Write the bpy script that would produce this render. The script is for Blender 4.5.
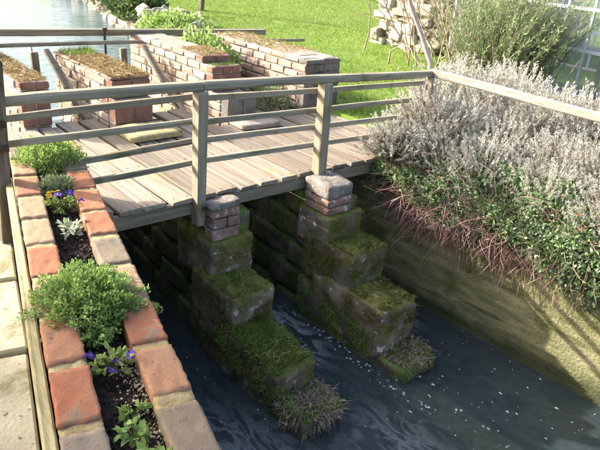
import bpy, bmesh, math, random
import numpy as np
from mathutils import Vector, Matrix, Euler, noise as mnoise

for o in list(bpy.data.objects): bpy.data.objects.remove(o)
S = bpy.context.scene
COL = S.collection
rng = np.random.default_rng(7)
random.seed(7)

# ------------------------------------------------------------------ camera
cam = bpy.data.cameras.new('Camera'); cam.sensor_width = 36; cam.lens = 36 * 610 / 600
cam.clip_start = 0.05; cam.clip_end = 2000
cob = bpy.data.objects.new('Camera', cam); COL.objects.link(cob)
_r = Vector((0.76345312, -0.6415207, 0.07476979)); _d = Vector((-0.21806494, -0.36500316, -0.90510794)); _f = Vector((0.60793669, 0.67470281, -0.41855597))
mw = Matrix.Identity(4)
for i in range(3):
    mw[i][0] = _r[i]; mw[i][1] = -_d[i]; mw[i][2] = -_f[i]
mw[2][3] = 1.5
cob.matrix_world = mw
S.camera = cob
S.render.resolution_x = 1024; S.render.resolution_y = 768

# ------------------------------------------------------------------ sky, sun, exposure
SUNDIR = Vector((-0.65, 1.0, 0.53)).normalized()          # towards the sun
el = math.asin(SUNDIR.z); az = math.atan2(SUNDIR.x, SUNDIR.y)
W = bpy.data.worlds.new('World'); S.world = W; W.use_nodes = True
nt = W.node_tree
sky = nt.nodes.new('ShaderNodeTexSky'); sky.sky_type = 'NISHITA'; sky.sun_disc = False
sky.sun_elevation = el; sky.sun_rotation = az; sky.altitude = 50; sky.air_density = .8; sky.dust_density = 6.0; sky.ozone_density = .6
nt.links.new(sky.outputs[0], nt.nodes['Background'].inputs[0]); nt.nodes['Background'].inputs[1].default_value = 0.15
sun = bpy.data.lights.new('Sun', 'SUN'); sun.energy = 3.0; sun.angle = math.radians(0.55); sun.color = (1.0, 0.93, 0.82)
so = bpy.data.objects.new('Sun', sun); COL.objects.link(so)
so.rotation_euler = (-SUNDIR).to_track_quat('-Z', 'Y').to_euler(); so.location = SUNDIR * 20
S.view_settings.view_transform = 'Standard'; S.view_settings.look = 'None'; S.view_settings.gamma = 1.0
S.view_settings.exposure = 2.0

# ------------------------------------------------------------------ materials
def srgb(r, g, b):
    f = lambda c: (c / 255 / 12.92) if c / 255 <= .04045 else ((c / 255 + .055) / 1.055) ** 2.4
    return (f(r), f(g), f(b), 1)
def mat(name, cols, scale=8, detail=6, rough=.85, bump=.3, bscale=None, stretch=(1, 1, 1), rand=.25, island=0, moss=None, spots=None, blotch=None, spec=.3, objcol=None, trans=0, bdist=.01, bst=True, cracks=None, tide=None):
    """noise colour ramp; rand = value shift per object; island = value shift per leaf; moss = (colour, amount on tops, amount on sides);
    spots = (colour, scale, threshold); blotch = (colour, scale, threshold); objcol = ramp chosen per object"""
    m = bpy.data.materials.new(name); m.use_nodes = True
    T = m.node_tree; N = T.nodes; L = T.links
    b = N['Principled BSDF']; b.inputs['Roughness'].default_value = rough; b.inputs['Specular IOR Level'].default_value = spec
    geo = N.new('ShaderNodeNewGeometry'); oi = N.new('ShaderNodeObjectInfo')
    mp = N.new('ShaderNodeMapping'); mp.inputs['Scale'].default_value = stretch
    L.new(geo.outputs['Position'], mp.inputs['Vector'])
    def noise(sc, det=4, src=mp.outputs[0], rg=.6):
        n = N.new('ShaderNodeTexNoise'); n.inputs['Scale'].default_value = sc; n.inputs['Detail'].default_value = det; n.inputs['Roughness'].default_value = rg
        L.new(src, n.inputs['Vector']); return n.outputs['Fac']
    def ramp(src, stops, interp='LINEAR'):
        r = N.new('ShaderNodeValToRGB'); r.color_ramp.interpolation = interp
        e = r.color_ramp.elements
        while len(e) < len(stops): e.new(.5)
        for k, (p, c) in enumerate(stops): e[k].position = p; e[k].color = c
        L.new(src, r.inputs[0]); return r.outputs[0]
    def mix(fac, a, bb):
        x = N.new('ShaderNodeMix'); x.data_type = 'RGBA'
        if isinstance(fac, float): x.inputs[0].default_value = fac
        else: L.new(fac, x.inputs[0])
        for s, v in ((6, a), (7, bb)):
            if hasattr(v, 'is_linked'): L.new(v, x.inputs[s])
            else: x.inputs[s].default_value = v
        return x.outputs[2]
    def thr(src, lo, hi):
        r = N.new('ShaderNodeMapRange'); r.inputs[1].default_value = lo; r.inputs[2].default_value = hi
        L.new(src, r.inputs[0]); return r.outputs[0]
    def mul(a, v):
        x = N.new('ShaderNodeMath'); x.operation = 'MULTIPLY'; L.new(a, x.inputs[0])
        if hasattr(v, 'is_linked'): L.new(v, x.inputs[1])
        else: x.inputs[1].default_value = v
        return x.outputs[0]
    n1 = noise(scale, detail)
    k = len(cols)
    col = ramp(n1, [(.28 + .44 * i / max(1, k - 1), c) for i, c in enumerate(cols)])
    if objcol:
        oc = ramp(oi.outputs['Random'], [(i / len(objcol), c) for i, c in enumerate(objcol)], 'CONSTANT')
        col = mix(mul(thr(n1, .2, .8), .55), oc, col)
    if blotch: col = mix(mul(thr(noise(blotch[1], 5, geo.outputs['Position']), blotch[2], blotch[2] + .1), .85), col, blotch[0])
    if spots: col = mix(thr(noise(spots[1], 3, geo.outputs['Position']), spots[2], spots[2] + .05), col, spots[0])
    if cracks: col = mix(mul(thr(noise(cracks[1], 3, mp.outputs[0], .5), cracks[2], cracks[2] + .08), .6), col, cracks[0])
    if tide:
        sz = N.new('ShaderNodeSeparateXYZ'); L.new(geo.outputs['Position'], sz.inputs[0])
        ad = N.new('ShaderNodeMath'); ad.operation = 'MULTIPLY_ADD'; ad.inputs[1].default_value = -.22; L.new(noise(5, 5, geo.outputs['Position']), ad.inputs[0]); L.new(sz.outputs[2], ad.inputs[2])
        col = mix(mul(thr(ad.outputs[0], tide[2], tide[1]), .85), col, tide[0])
    if moss:
        sx = N.new('ShaderNodeSeparateXYZ'); L.new(geo.outputs['Normal'], sx.inputs[0])
        up = thr(sx.outputs[2], .25, .8)
        mn = thr(noise(9, 6, geo.outputs['Position']), .62 - .35 * moss[1], .70 - .35 * moss[1])
        sn = thr(noise(5, 6, geo.outputs['Position']), .75 - .35 * moss[2], .85 - .35 * moss[2])
        mc = ramp(noise(22, 5, geo.outputs['Position']), [(.3, tuple(.45 * v for v in moss[0][:3]) + (1,)), (.7, moss[0])])
        col = mix(mul(up, mn), mix(sn, col, mc), mc)
    hs = N.new('ShaderNodeHueSaturation'); L.new(col, hs.inputs['Color'])
    if rand or island:
        src = geo.outputs['Random Per Island'] if island else oi.outputs['Random']
        a = island or rand
        r = N.new('ShaderNodeMapRange'); r.inputs[3].default_value = 1 - a; r.inputs[4].default_value = 1 + a; L.new(src, r.inputs[0])
        L.new(r.outputs[0], hs.inputs['Value'])
    L.new(hs.outputs[0], b.inputs['Base Color'])
    if bump:
        bn = N.new('ShaderNodeBump'); bn.inputs['Strength'].default_value = bump; bn.inputs['Distance'].default_value = bdist
        L.new(noise(bscale or scale * 4, 8, mp.outputs[0] if bst else geo.outputs['Position']), bn.inputs['Height']); L.new(bn.outputs[0], b.inputs['Normal'])
    if trans:
        tr = N.new('ShaderNodeBsdfTranslucent'); L.new(hs.outputs[0], tr.inputs[0])
        ms = N.new('ShaderNodeMixShader'); ms.inputs[0].default_value = trans
        L.new(b.outputs[0], ms.inputs[1]); L.new(tr.outputs[0], ms.inputs[2]); L.new(ms.outputs[0], N['Material Output'].inputs[0])
    return m
def leafmat(name, cols, island=.35, trans=.3, rough=.6, objcol=None):
    """leaf colours chosen per leaf"""
    m = bpy.data.materials.new(name); m.use_nodes = True
    T = m.node_tree; N = T.nodes; L = T.links
    b = N['Principled BSDF']; b.inputs['Roughness'].default_value = rough; b.inputs['Specular IOR Level'].default_value = .25
    geo = N.new('ShaderNodeNewGeometry')
    r = N.new('ShaderNodeValToRGB'); e = r.color_ramp.elements
    while len(e) < len(cols): e.new(.5)
    for k, c in enumerate(cols): e[k].position = k / max(1, len(cols) - 1); e[k].color = c
    n = N.new('ShaderNodeTexNoise'); n.inputs['Scale'].default_value = 5; L.new(geo.outputs['Position'], n.inputs['Vector'])
    a = N.new('ShaderNodeMath'); a.operation = 'MULTIPLY_ADD'; a.inputs[1].default_value = .75
    s = N.new('ShaderNodeMath'); s.operation = 'SUBTRACT'; s.inputs[1].default_value = .38; L.new(n.outputs['Fac'], s.inputs[0])
    L.new(geo.outputs['Random Per Island'], a.inputs[0]); L.new(s.outputs[0], a.inputs[2]); L.new(a.outputs[0], r.inputs[0])
    L.new(r.outputs[0], b.inputs['Base Color'])
    tr = N.new('ShaderNodeBsdfTranslucent'); L.new(r.outputs[0], tr.inputs[0])
    ms = N.new('ShaderNodeMixShader'); ms.inputs[0].default_value = trans
    L.new(b.outputs[0], ms.inputs[1]); L.new(tr.outputs[0], ms.inputs[2]); L.new(ms.outputs[0], N['Material Output'].inputs[0])
    return m
def lin(*c): return (c[0], c[1], c[2], 1)

MAT = {}
MAT['plank'] = mat('weathered_plank', [lin(.16, .125, .09), lin(.27, .23, .18), lin(.37, .325, .27)], 6, 9, .9, .8, 30, (6, .22, 6), .30, cracks=(lin(.10, .08, .055), 9, .61), spots=(lin(.20, .21, .09), 26, .68), blotch=(lin(.30, .24, .12), 3.5, .58))
MAT['railwood'] = mat('rail_wood', [lin(.20, .175, .12), lin(.33, .295, .215), lin(.43, .39, .305)], 7, 9, .9, .9, 30, (.25, 6, 6), .12, cracks=(lin(.07, .06, .04), 10, .60), spots=(lin(.42, .41, .33), 34, .68), blotch=(lin(.17, .165, .07), 5, .57))
MAT['postwood'] = mat('post_wood', [lin(.19, .165, .11), lin(.31, .275, .20), lin(.40, .36, .28)], 7, 9, .9, .9, 30, (6, 6, .25), .1, cracks=(lin(.07, .06, .04), 10, .60), spots=(lin(.42, .41, .33), 34, .70), blotch=(lin(.19, .18, .08), 5, .58))
MAT['beamwood'] = mat('beam_wood', [lin(.16, .135, .09), lin(.27, .235, .165), lin(.35, .31, .24)], 6, 9, .9, .8, 30, (.25, 6, 6), .1, cracks=(lin(.07, .06, .04), 9, .60), spots=(lin(.16, .17, .08), 20, .66))
MAT['palewood'] = mat('bleached_wood', [lin(.22, .18, .14), lin(.33, .29, .24), lin(.43, .39, .33)], 7, 9, .9, .9, 30, (6, .25, 6), .05, cracks=(lin(.10, .08, .06), 9, .60), spots=(lin(.2, .18, .12), 24, .7))
MAT['darkwood'] = mat('dark_wet_wood', [lin(.07, .055, .04), lin(.16, .13, .09), lin(.27, .23, .17)], 6, 8, .9, .5, 25, (5, 5, .8), .25, blotch=(lin(.2, .17, .05), 4, .6))
MAT['edgewood'] = mat('edging_wood', [lin(.20, .17, .08), lin(.36, .31, .16), lin(.46, .41, .25)], 6, 8, .9, .6, 30, (5, .7, 5), .05, blotch=(lin(.14, .14, .05), 5, .58))
BR = [lin(.34, .115, .055), lin(.34, .18, .10), lin(.13, .13, .10), lin(.33, .15, .08), lin(.35, .23, .14), lin(.26, .18, .12), lin(.36, .14, .065), lin(.16, .145, .115)]
MAT['planterbrick'] = mat('planter_brick', [lin(.25, .11, .06), lin(.33, .18, .10), lin(.32, .24, .15)], 9, 10, .92, .7, 130, bdist=.004, rand=.12, objcol=BR, spots=(lin(.12, .09, .075), 75, .625), blotch=(lin(.20, .17, .11), 11, .59))
MAT['mortar'] = mat('yellow_mortar', [lin(.28, .22, .10), lin(.42, .34, .17)], 20, 6, .95, .7, 80)
WB = [lin(.36, .26, .20), lin(.39, .30, .24), lin(.33, .22, .165), lin(.41, .34, .28), lin(.37, .28, .22), lin(.30, .19, .14)]
MAT['wallbrick'] = mat('wall_brick', [lin(.30, .21, .16), lin(.39, .31, .25), lin(.46, .40, .34)], 9, 8, .92, .6, 60, rand=.12, objcol=WB, spots=(lin(.55, .52, .46), 16, .66), blotch=(lin(.26, .23, .16), 4, .62))
MAT['redbrick'] = mat('red_brick', [lin(.15, .075, .055), lin(.23, .12, .085), lin(.28, .17, .125)], 10, 8, .9, .6, 60, rand=.2, spots=(lin(.33, .28, .22), 25, .68))
MAT['bluebrick'] = mat('dark_blue_brick', [lin(.09, .085, .08), lin(.15, .14, .125), lin(.21, .19, .165)], 10, 8, .85, .5, 60, rand=.2, spots=(lin(.3, .29, .26), 25, .66))
MAT['pierbrick'] = mat('pier_brick', [lin(.18, .105, .08), lin(.28, .18, .135), lin(.37, .30, .26)], 12, 8, .92, .7, 60, rand=.15, spots=(lin(.48, .45, .42), 24, .60), blotch=(lin(.14, .12, .06), 8, .62))
MAT['wallmortar'] = mat('lime_mortar', [lin(.27, .22, .17), lin(.38, .32, .26)], 18, 6, .95, .6, 60)
MAT['pierstone'] = mat('pier_stone', [lin(.10, .075, .045), lin(.19, .15, .10), lin(.32, .27, .21)], 9, 10, .95, 1.0, 34, rand=.2, spots=(lin(.48, .46, .42), 15, .61), moss=(lin(.17, .18, .04), .85, .78))
MAT['wetstone'] = mat('wet_stone', [lin(.06, .05, .035), lin(.12, .10, .07), lin(.22, .19, .15)], 7, 10, .7, 1.0, 30, rand=.3, moss=(lin(.11, .17, .035), .9, .80), spots=(lin(.3, .28, .25), 11, .66))
MAT['capstone'] = mat('lichen_cap_stone', [lin(.12, .10, .085), lin(.20, .175, .15), lin(.30, .28, .25)], 16, 9, .92, .8, 40, rand=.05, spots=(lin(.46, .44, .41), 28, .62))
MAT['concrete'] = mat('channel_concrete', [lin(.095, .10, .04), lin(.22, .215, .10), lin(.38, .34, .20)], 4, 12, .9, 1.0, 55, (2, .7, 4), 0, bst=False, bdist=.014, cracks=(lin(.06, .06, .03), 5, .63), tide=(lin(.04, .05, .02), -1.16, -1.02), blotch=(lin(.12, .125, .04), 2.6, .54), spots=(lin(.08, .08, .04), 14, .69))
MAT['rubble'] = mat('rubble_stone', [lin(.20, .17, .13), lin(.33, .30, .24), lin(.42, .39, .33)], 8, 9, .92, .8, 30, rand=.25, moss=(lin(.20, .22, .07), .25, .05), spots=(lin(.62, .60, .54), 18, .66))
MAT['slab'] = mat('paving_stone', [lin(.27, .25, .18), lin(.37, .35, .26), lin(.44, .41, .33)], 5, 9, .92, .5, 70, bdist=.012, rand=.18, blotch=(lin(.17, .165, .09), 4.5, .52), spots=(lin(.13, .12, .07), 30, .64))
MAT['sandjoint'] = mat('sandy_joint', [lin(.16, .13, .07), lin(.34, .29, .18)], 25, 6, .95, .8, 80)
MAT['soil'] = mat('potting_soil', [lin(.015, .011, .008), lin(.035, .025, .018), lin(.07, .05, .035)], 45, 8, .95, 1.0, 60)
MAT['earth'] = mat('bare_earth', [lin(.07, .05, .03), lin(.13, .10, .06), lin(.10, .11, .04)], 6, 8, .95, .8, 40)
MAT['lawn'] = mat('lawn_turf', [lin(.10, .18, .02), lin(.14, .23, .03), lin(.19, .27, .05)], 2.2, 9, .9, .8, 70, blotch=(lin(.15, .22, .05), .6, .55))
MAT['iron'] = mat('rusty_iron', [lin(.03, .02, .015), lin(.09, .05, .03)], 30, 5, .7, .3)
MAT['alu'] = mat('white_aluminium', [lin(.46, .51, .57), lin(.56, .61, .66)], 4, 3, .45, .05, rand=.03)
MAT['tray'] = mat('dark_plastic', [lin(.03, .035, .045), lin(.06, .065, .075)], 8, 3, .6, .05)
MAT['terracotta'] = mat('terracotta', [lin(.35, .15, .08), lin(.42, .22, .13)], 14, 5, .9, .2)
MAT['bark'] = mat('pale_bark', [lin(.28, .20, .14), lin(.44, .34, .26)], 20, 6, .9, .6, 60, rand=.1)
MAT['pole'] = mat('pale_pole', [lin(.40, .32, .27), lin(.56, .48, .42)], 20, 6, .9, .5, 60, rand=.05)
MAT['foam'] = mat('foam', [lin(.30, .33, .34), lin(.55, .57, .57)], 60, 3, .7, 0)
MAT['pebble'] = mat('pale_pebbles', [lin(.40, .30, .18), lin(.55, .46, .32)], 60, 3, .8, 0, rand=0, island=.45)
# leaves
MAT['lavender'] = leafmat('lavender_leaf', [lin(.36, .29, .26), lin(.44, .44, .37), lin(.53, .54, .47), lin(.63, .64, .59), lin(.72, .72, .69)])
MAT['oldlavender'] = leafmat('old_lavender_leaf', [lin(.19, .12, .09), lin(.32, .24, .19), lin(.41, .34, .29), lin(.44, .42, .35)])
MAT['lavstem'] = leafmat('lavender_stem', [lin(.13, .08, .06), lin(.24, .17, .13), lin(.34, .27, .22)], trans=.05)
MAT['cover'] = leafmat('ground_cover_leaf', [lin(.05, .09, .03), lin(.12, .20, .07), lin(.20, .31, .12), lin(.30, .40, .22), lin(.46, .52, .40)], rough=.4)
MAT['berry'] = leafmat('red_leaf', [lin(.35, .03, .02), lin(.45, .06, .04)])
MAT['twig'] = leafmat('hanging_twig', [lin(.13, .07, .06), lin(.27, .16, .13), lin(.42, .29, .24)], trans=.02)
MAT['rosemary'] = leafmat('rosemary_leaf', [lin(.08, .13, .05), lin(.16, .24, .10), lin(.27, .37, .18), lin(.42, .50, .32)])
MAT['moss'] = leafmat('moss_blade', [lin(.06, .10, .02), lin(.14, .22, .04), lin(.24, .32, .07), lin(.38, .40, .18)])
MAT['drymoss'] = leafmat('brown_moss_blade', [lin(.09, .065, .02), lin(.17, .13, .035), lin(.20, .20, .05), lin(.25, .26, .08)])
MAT['straw'] = leafmat('straw', [lin(.17, .12, .045), lin(.32, .22, .09), lin(.40, .31, .16), lin(.26, .25, .08)], trans=.15)
MAT['dryweed'] = leafmat('dry_weed', [lin(.18, .10, .09), lin(.38, .26, .22), lin(.52, .42, .32), lin(.24, .24, .08)], trans=.1)
MAT['grass'] = leafmat('grass_blade', [lin(.08, .14, .012), lin(.13, .21, .02), lin(.18, .26, .035), lin(.25, .29, .08)], trans=.4)
MAT['mound'] = leafmat('mound_leaf', [lin(.12, .20, .05), lin(.21, .33, .08), lin(.32, .45, .14), lin(.46, .56, .26)], trans=.4)
MAT['greymound'] = leafmat('grey_mound_leaf', [lin(.16, .20, .09), lin(.27, .33, .16), lin(.40, .44, .26)], trans=.3)
MAT['pansyleaf'] = leafmat('pansy_leaf', [lin(.10, .15, .035), lin(.20, .27, .07), lin(.34, .40, .14)], trans=.35)
MAT['paleleaf'] = leafmat('variegated_leaf', [lin(.20, .28, .15), lin(.45, .50, .38), lin(.30, .36, .2)], trans=.3)
MAT['violet'] = leafmat('violet_petal', [lin(.05, .02, .22), lin(.09, .04, .36), lin(.12, .05, .40)], trans=.25)
MAT['yellow'] = leafmat('yellow_petal', [lin(.55, .30, .01), lin(.70, .45, .02)], trans=.25)
MAT['ivy'] = leafmat('ivy_leaf', [lin(.03, .06, .02), lin(.08, .14, .04), lin(.16, .22, .08), lin(.3, .33, .2)], trans=.25)
MAT['hedge'] = leafmat('brown_hedge', [lin(.12, .08, .05), lin(.22, .16, .10), lin(.30, .24, .14), lin(.2, .2, .08)], trans=.2)

def water_mat(name, deep, clear, bscale, bump, rough, foam=0, stretch=(1, .45, 1)):
    m = bpy.data.materials.new(name); m.use_nodes = True
    T = m.node_tree; N = T.nodes; L = T.links; b = N['Principled BSDF']
    b.inputs['Base Color'].default_value = deep; b.inputs['Roughness'].default_value = rough; b.inputs['IOR'].default_value = 1.33
    geo = N.new('ShaderNodeNewGeometry'); mp = N.new('ShaderNodeMapping'); mp.inputs['Scale'].default_value = stretch; L.new(geo.outputs['Position'], mp.inputs[0])
    n = N.new('ShaderNodeTexNoise'); n.inputs['Scale'].default_value = bscale; n.inputs['Detail'].default_value = 5; n.inputs['Distortion'].default_value = .6; L.new(mp.outputs[0], n.inputs['Vector'])
    bn = N.new('ShaderNodeBump'); bn.inputs['Strength'].default_value = bump; bn.inputs['Distance'].default_value = .03; L.new(n.outputs[0], bn.inputs['Height']); L.new(bn.outputs[0], b.inputs['Normal'])
    if foam:
        f = N.new('ShaderNodeTexNoise'); f.inputs['Scale'].default_value = 6.5; f.inputs['Detail'].default_value = 5; f.inputs['Roughness'].default_value = .6; f.inputs['Distortion'].default_value = 1.2; L.new(mp.outputs[0], f.inputs['Vector'])
        def math2(op, a, b_):
            x = N.new('ShaderNodeMath'); x.operation = op; x.use_clamp = False
            for k_, q_ in ((0, a), (1, b_)):
                if hasattr(q_, 'is_linked'): L.new(q_, x.inputs[k_])
                else: x.inputs[k_].default_value = q_
            return x.outputs[0]
        rid = math2('ABSOLUTE', math2('SUBTRACT', f.outputs[0], .5), 0)
        r = N.new('ShaderNodeMapRange'); r.inputs[1].default_value = .085; r.inputs[2].default_value = 0.0; L.new(rid, r.inputs[0])
        tot = None
        for (cx_, cy_, rx_, ry_, st_) in ((2.45, 2.95, .32, .75, 1.0), (2.30, 1.50, .38, .55, .28), (1.5, 2.0, .5, .7, .30), (3.32, 2.6, .25, .45, .7), (2.4, 2.2, 3, 3, .06)):
            sb = N.new('ShaderNodeVectorMath'); sb.operation = 'SUBTRACT'; sb.inputs[1].default_value = (cx_, cy_, WZ); L.new(geo.outputs['Position'], sb.inputs[0])
            dv = N.new('ShaderNodeVectorMath'); dv.operation = 'DIVIDE'; dv.inputs[1].default_value = (rx_, ry_, 1); L.new(sb.outputs[0], dv.inputs[0])
            ln_ = N.new('ShaderNodeVectorMath'); ln_.operation = 'LENGTH'; L.new(dv.outputs[0], ln_.inputs[0])
            q = N.new('ShaderNodeMapRange'); q.interpolation_type = 'SMOOTHSTEP'; q.inputs[1].default_value = 1.0; q.inputs[2].default_value = .2; q.inputs[4].default_value = st_; L.new(ln_.outputs['Value'], q.inputs[0])
            tot = q.outputs[0] if tot is None else math2('ADD', tot, q.outputs[0])
        fac = math2('MULTIPLY', r.outputs[0], tot)
        x = N.new('ShaderNodeMix'); x.data_type = 'RGBA'; x.inputs[6].default_value = deep; x.inputs[7].default_value = lin(.5, .54, .55); L.new(fac, x.inputs[0]); L.new(x.outputs[2], b.inputs['Base Color'])
    if clear:
        tr = N.new('ShaderNodeBsdfTransparent'); tr.inputs[0].default_value = lin(.8, .85, .75)
        ms = N.new('ShaderNodeMixShader'); ms.inputs[0].default_value = 1 - clear
        L.new(tr.outputs[0], ms.inputs[1]); L.new(b.outputs[0], ms.inputs[2]); L.new(ms.outputs[0], N['Material Output'].inputs[0])
    return m
WZ, PZ = -1.10, -.25            # stream level, pond level
MAT['stream'] = water_mat('stream_water', lin(.045, .066, .074), .36, 8, .6, .10, .55)
MAT['pond'] = water_mat('pond_water', lin(.06, .12, .14), 0, 6, .9, .10, 0, (.6, 1, 1))
g = bpy.data.materials.new('greenhouse_glass'); g.use_nodes = True
_N = g.node_tree.nodes; _L = g.node_tree.links
_t = _N.new('ShaderNodeBsdfTransparent'); _g = _N.new('ShaderNodeBsdfGlossy'); _g.inputs['Roughness'].default_value = .05
_fr = _N.new('ShaderNodeFresnel'); _fr.inputs[0].default_value = 1.5; _ms = _N.new('ShaderNodeMixShader')
_L.new(_fr.outputs[0], _ms.inputs[0]); _L.new(_t.outputs[0], _ms.inputs[1]); _L.new(_g.outputs[0], _ms.inputs[2]); _df = _N.new('ShaderNodeBsdfTranslucent'); _df.inputs[0].default_value = (.75, .8, .8, 1); _m2 = _N.new('ShaderNodeMixShader'); _m2.inputs[0].default_value = .28
_L.new(_ms.outputs[0], _m2.inputs[1]); _L.new(_df.outputs[0], _m2.inputs[2]); _L.new(_m2.outputs[0], _N['Material Output'].inputs[0])
MAT['glass'] = g

# ------------------------------------------------------------------ helpers
def link(name, me, m=None, parent=None, loc=None, rot=None):
    o = bpy.data.objects.new(name, me); COL.objects.link(o)
    if m and me is not None and not me.materials: me.materials.append(MAT[m])
    if parent: o.parent = parent
    if loc is not None: o.location = loc
    if rot is not None: o.rotation_euler = rot
    return o
def thing(name, label, cat, loc=(0, 0, 0), rz=0, group=None):
    o = link(name, None, loc=loc, rot=(0, 0, rz)); o['label'] = label; o['category'] = cat
    if group: o['group'] = group
    return o
def tag(o, label=None, cat=None, group=None, kind=None):
    if label: o['label'] = label
    if cat: o['category'] = cat
    if group: o['group'] = group
    if kind: o['kind'] = kind
    return o
def mesh(name, v, f, smooth=False):
    me = bpy.data.meshes.new(name)
    v = np.asarray(v, dtype=np.float32); f = np.asarray(f, dtype=np.int32)
    n = f.shape[1]
    me.vertices.add(len(v)); me.vertices.foreach_set('co', v.ravel())
    me.loops.add(f.size); me.loops.foreach_set('vertex_index', f.ravel())
    me.polygons.add(len(f)); me.polygons.foreach_set('loop_start', np.arange(0, f.size, n, dtype=np.int32))
    try: me.polygons.foreach_set('loop_total', np.full(len(f), n, dtype=np.int32))
    except Exception: pass
    if smooth: me.polygons.foreach_set('use_smooth', np.ones(len(f), dtype=bool))
    me.update(calc_edges=True); me.validate(); return me
_sg = [(a, b, c) for a in (-1, 1) for b in (-1, 1) for c in (-1, 1)]
def _topo():
    idx = {s: i for i, s in enumerate(_sg)}; F = []
    for a in range(3):
        b, c = (a + 1) % 3, (a + 2) % 3
        for s in (-1, 1):
            q = []
            for (p, r) in ((-1, -1), (1, -1), (1, 1), (-1, 1)):
                k = [0, 0, 0]; k[a] = s; k[b] = p; k[c] = r; q.append(idx[tuple(k)] * 3 + a)
            F.append(q)
        for p in (-1, 1):
            for r in (-1, 1):
                k1 = [0, 0, 0]; k1[a] = -1; k1[b] = p; k1[c] = r; k2 = list(k1); k2[a] = 1
                i1, i2 = idx[tuple(k1)] * 3, idx[tuple(k2)] * 3
                F.append([i1 + b, i2 + b, i2 + c, i1 + c])
    for i in range(8): F.append([i * 3, i * 3 + 1, i * 3 + 2])
    P = []
    for s in _sg:
        for a in range(3): P.append([s[k] * (1 if k == a else .8) for k in range(3)])
    P = np.array(P); out = []
    for q in F:
        p = P[q]; nn = np.cross(p[1] - p[0], p[2] - p[0])
        out.append(q if nn @ p.mean(0) > 0 else q[::-1])
    return out
_TOPO = _topo()
def cbox(name, sx, sy, sz, ch=.004, jit=0.0):
    """chamfered block, centred, 44 triangles"""
    P = []; h = (sx / 2, sy / 2, sz / 2); ch = min(ch, .45 * min(h))
    for s in _sg:
        j = rng.normal(0, 1, 3) * jit
        for a in range(3): P.append([s[k] * (h[k] if k == a else h[k] - ch) + j[k] for k in range(3)])
    me = bpy.data.meshes.new(name); me.from_pydata(P, [], _TOPO); me.update(); return me
def piece(name, m, x0, x1, y0, y1, z0, z1, parent=None, ch=.004, jit=0, rot=(0, 0, 0)):
    return link(name, cbox(name, x1 - x0, y1 - y0, z1 - z0, ch, jit), m, parent, ((x0 + x1) / 2, (y0 + y1) / 2, (z0 + z1) / 2), rot)
def rough(name, sx, sy, sz, cuts=5, amp=.012, seed=0, sm=2, freq=9):
    """rounded uneven stone block, centred"""
    bm = bmesh.new(); bmesh.ops.create_cube(bm, size=1)
    bmesh.ops.subdivide_edges(bm, edges=bm.edges[:], cuts=cuts, use_grid_fill=True)
    for _ in range(sm): bmesh.ops.smooth_vert(bm, verts=bm.verts[:], factor=.5, use_axis_x=True, use_axis_y=True, use_axis_z=True)
    ext = [max(abs(v.co[k]) for v in bm.verts) for k in range(3)]
    for v in bm.verts:
        p = Vector((v.co.x / ext[0] * sx / 2, v.co.y / ext[1] * sy / 2, v.co.z / ext[2] * sz / 2))
        nn = mnoise.noise_vector(p * freq + Vector((seed * 3.7, seed * 1.3, 0))) + .5 * mnoise.noise_vector(p * freq * 2.7 + Vector((0, seed * 2.1, 5)))
        v.co = p + nn * amp + mnoise.noise_vector(p * freq * 6 + Vector((seed, 3, 1))) * amp * .28
    bm.normal_update(); me = bpy.data.meshes.new(name); bm.to_mesh(me); bm.free()
    for p in me.polygons: p.use_smooth = True
    return me
def bar(name, m, a, b, w, h, parent=None, ch=.004, roll=0, jit=0):
    """squared timber from a to b (w across, h up)"""
    a, b = Vector(a), Vector(b); d = b - a; L = d.length
    me = cbox(name, L, w, h, ch, jit)
    x = d.normalized(); up = Vector((0, 0, 1)) if abs(x.z) < .95 else Vector((0, 1, 0))
    y = up.cross(x).normalized(); z = x.cross(y)
    R = Matrix((x, y, z)).transposed().to_4x4() @ Matrix.Rotation(roll, 4, 'X')
    o = link(name, me, m, parent); o.matrix_local = Matrix.Translation((a + b) / 2) @ R
    return o
def timber(name, m, a, b, w, h, parent=None, ch=.006, amp=.003, seed=0, n=18):
    """sawn timber with slightly wandering edges"""
    a, b = np.array(a, float), np.array(b, float); d = b - a; L = np.linalg.norm(d); d /= L
    sd = np.cross((0, 0, 1), d); sd /= np.linalg.norm(sd); up = np.cross(d, sd); V = []; F = []
    cs = [(-w / 2 + ch, -h / 2), (w / 2 - ch, -h / 2), (w / 2, -h / 2 + ch), (w / 2, h / 2 - ch), (w / 2 - ch, h / 2), (-w / 2 + ch, h / 2), (-w / 2, h / 2 - ch), (-w / 2, -h / 2 + ch)]
    for i in range(n + 1):
        t = L * i / n; bend = [mnoise.noise(Vector((t * .9, seed * 7.3 + k, 0))) * amp * 1.6 for k in (0, 11)]
        for j, (q, r) in enumerate(cs):
            e = mnoise.noise(Vector((t * 5, seed * 3.1, j * 2.7))) * amp * .7
            V.append(a + d * t + sd * (q + bend[0] + e) + up * (r + bend[1] + e))
    for i in range(n):
        for j in range(8): F.append([i * 8 + j, i * 8 + (j + 1) % 8, (i + 1) * 8 + (j + 1) % 8, (i + 1) * 8 + j])
    me = bpy.data.meshes.new(name); me.from_pydata([tuple(v) for v in V], [], F + [list(range(7, -1, -1)), [n * 8 + k for k in range(8)]]); me.update()
    return link(name, me, m, parent)
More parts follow.
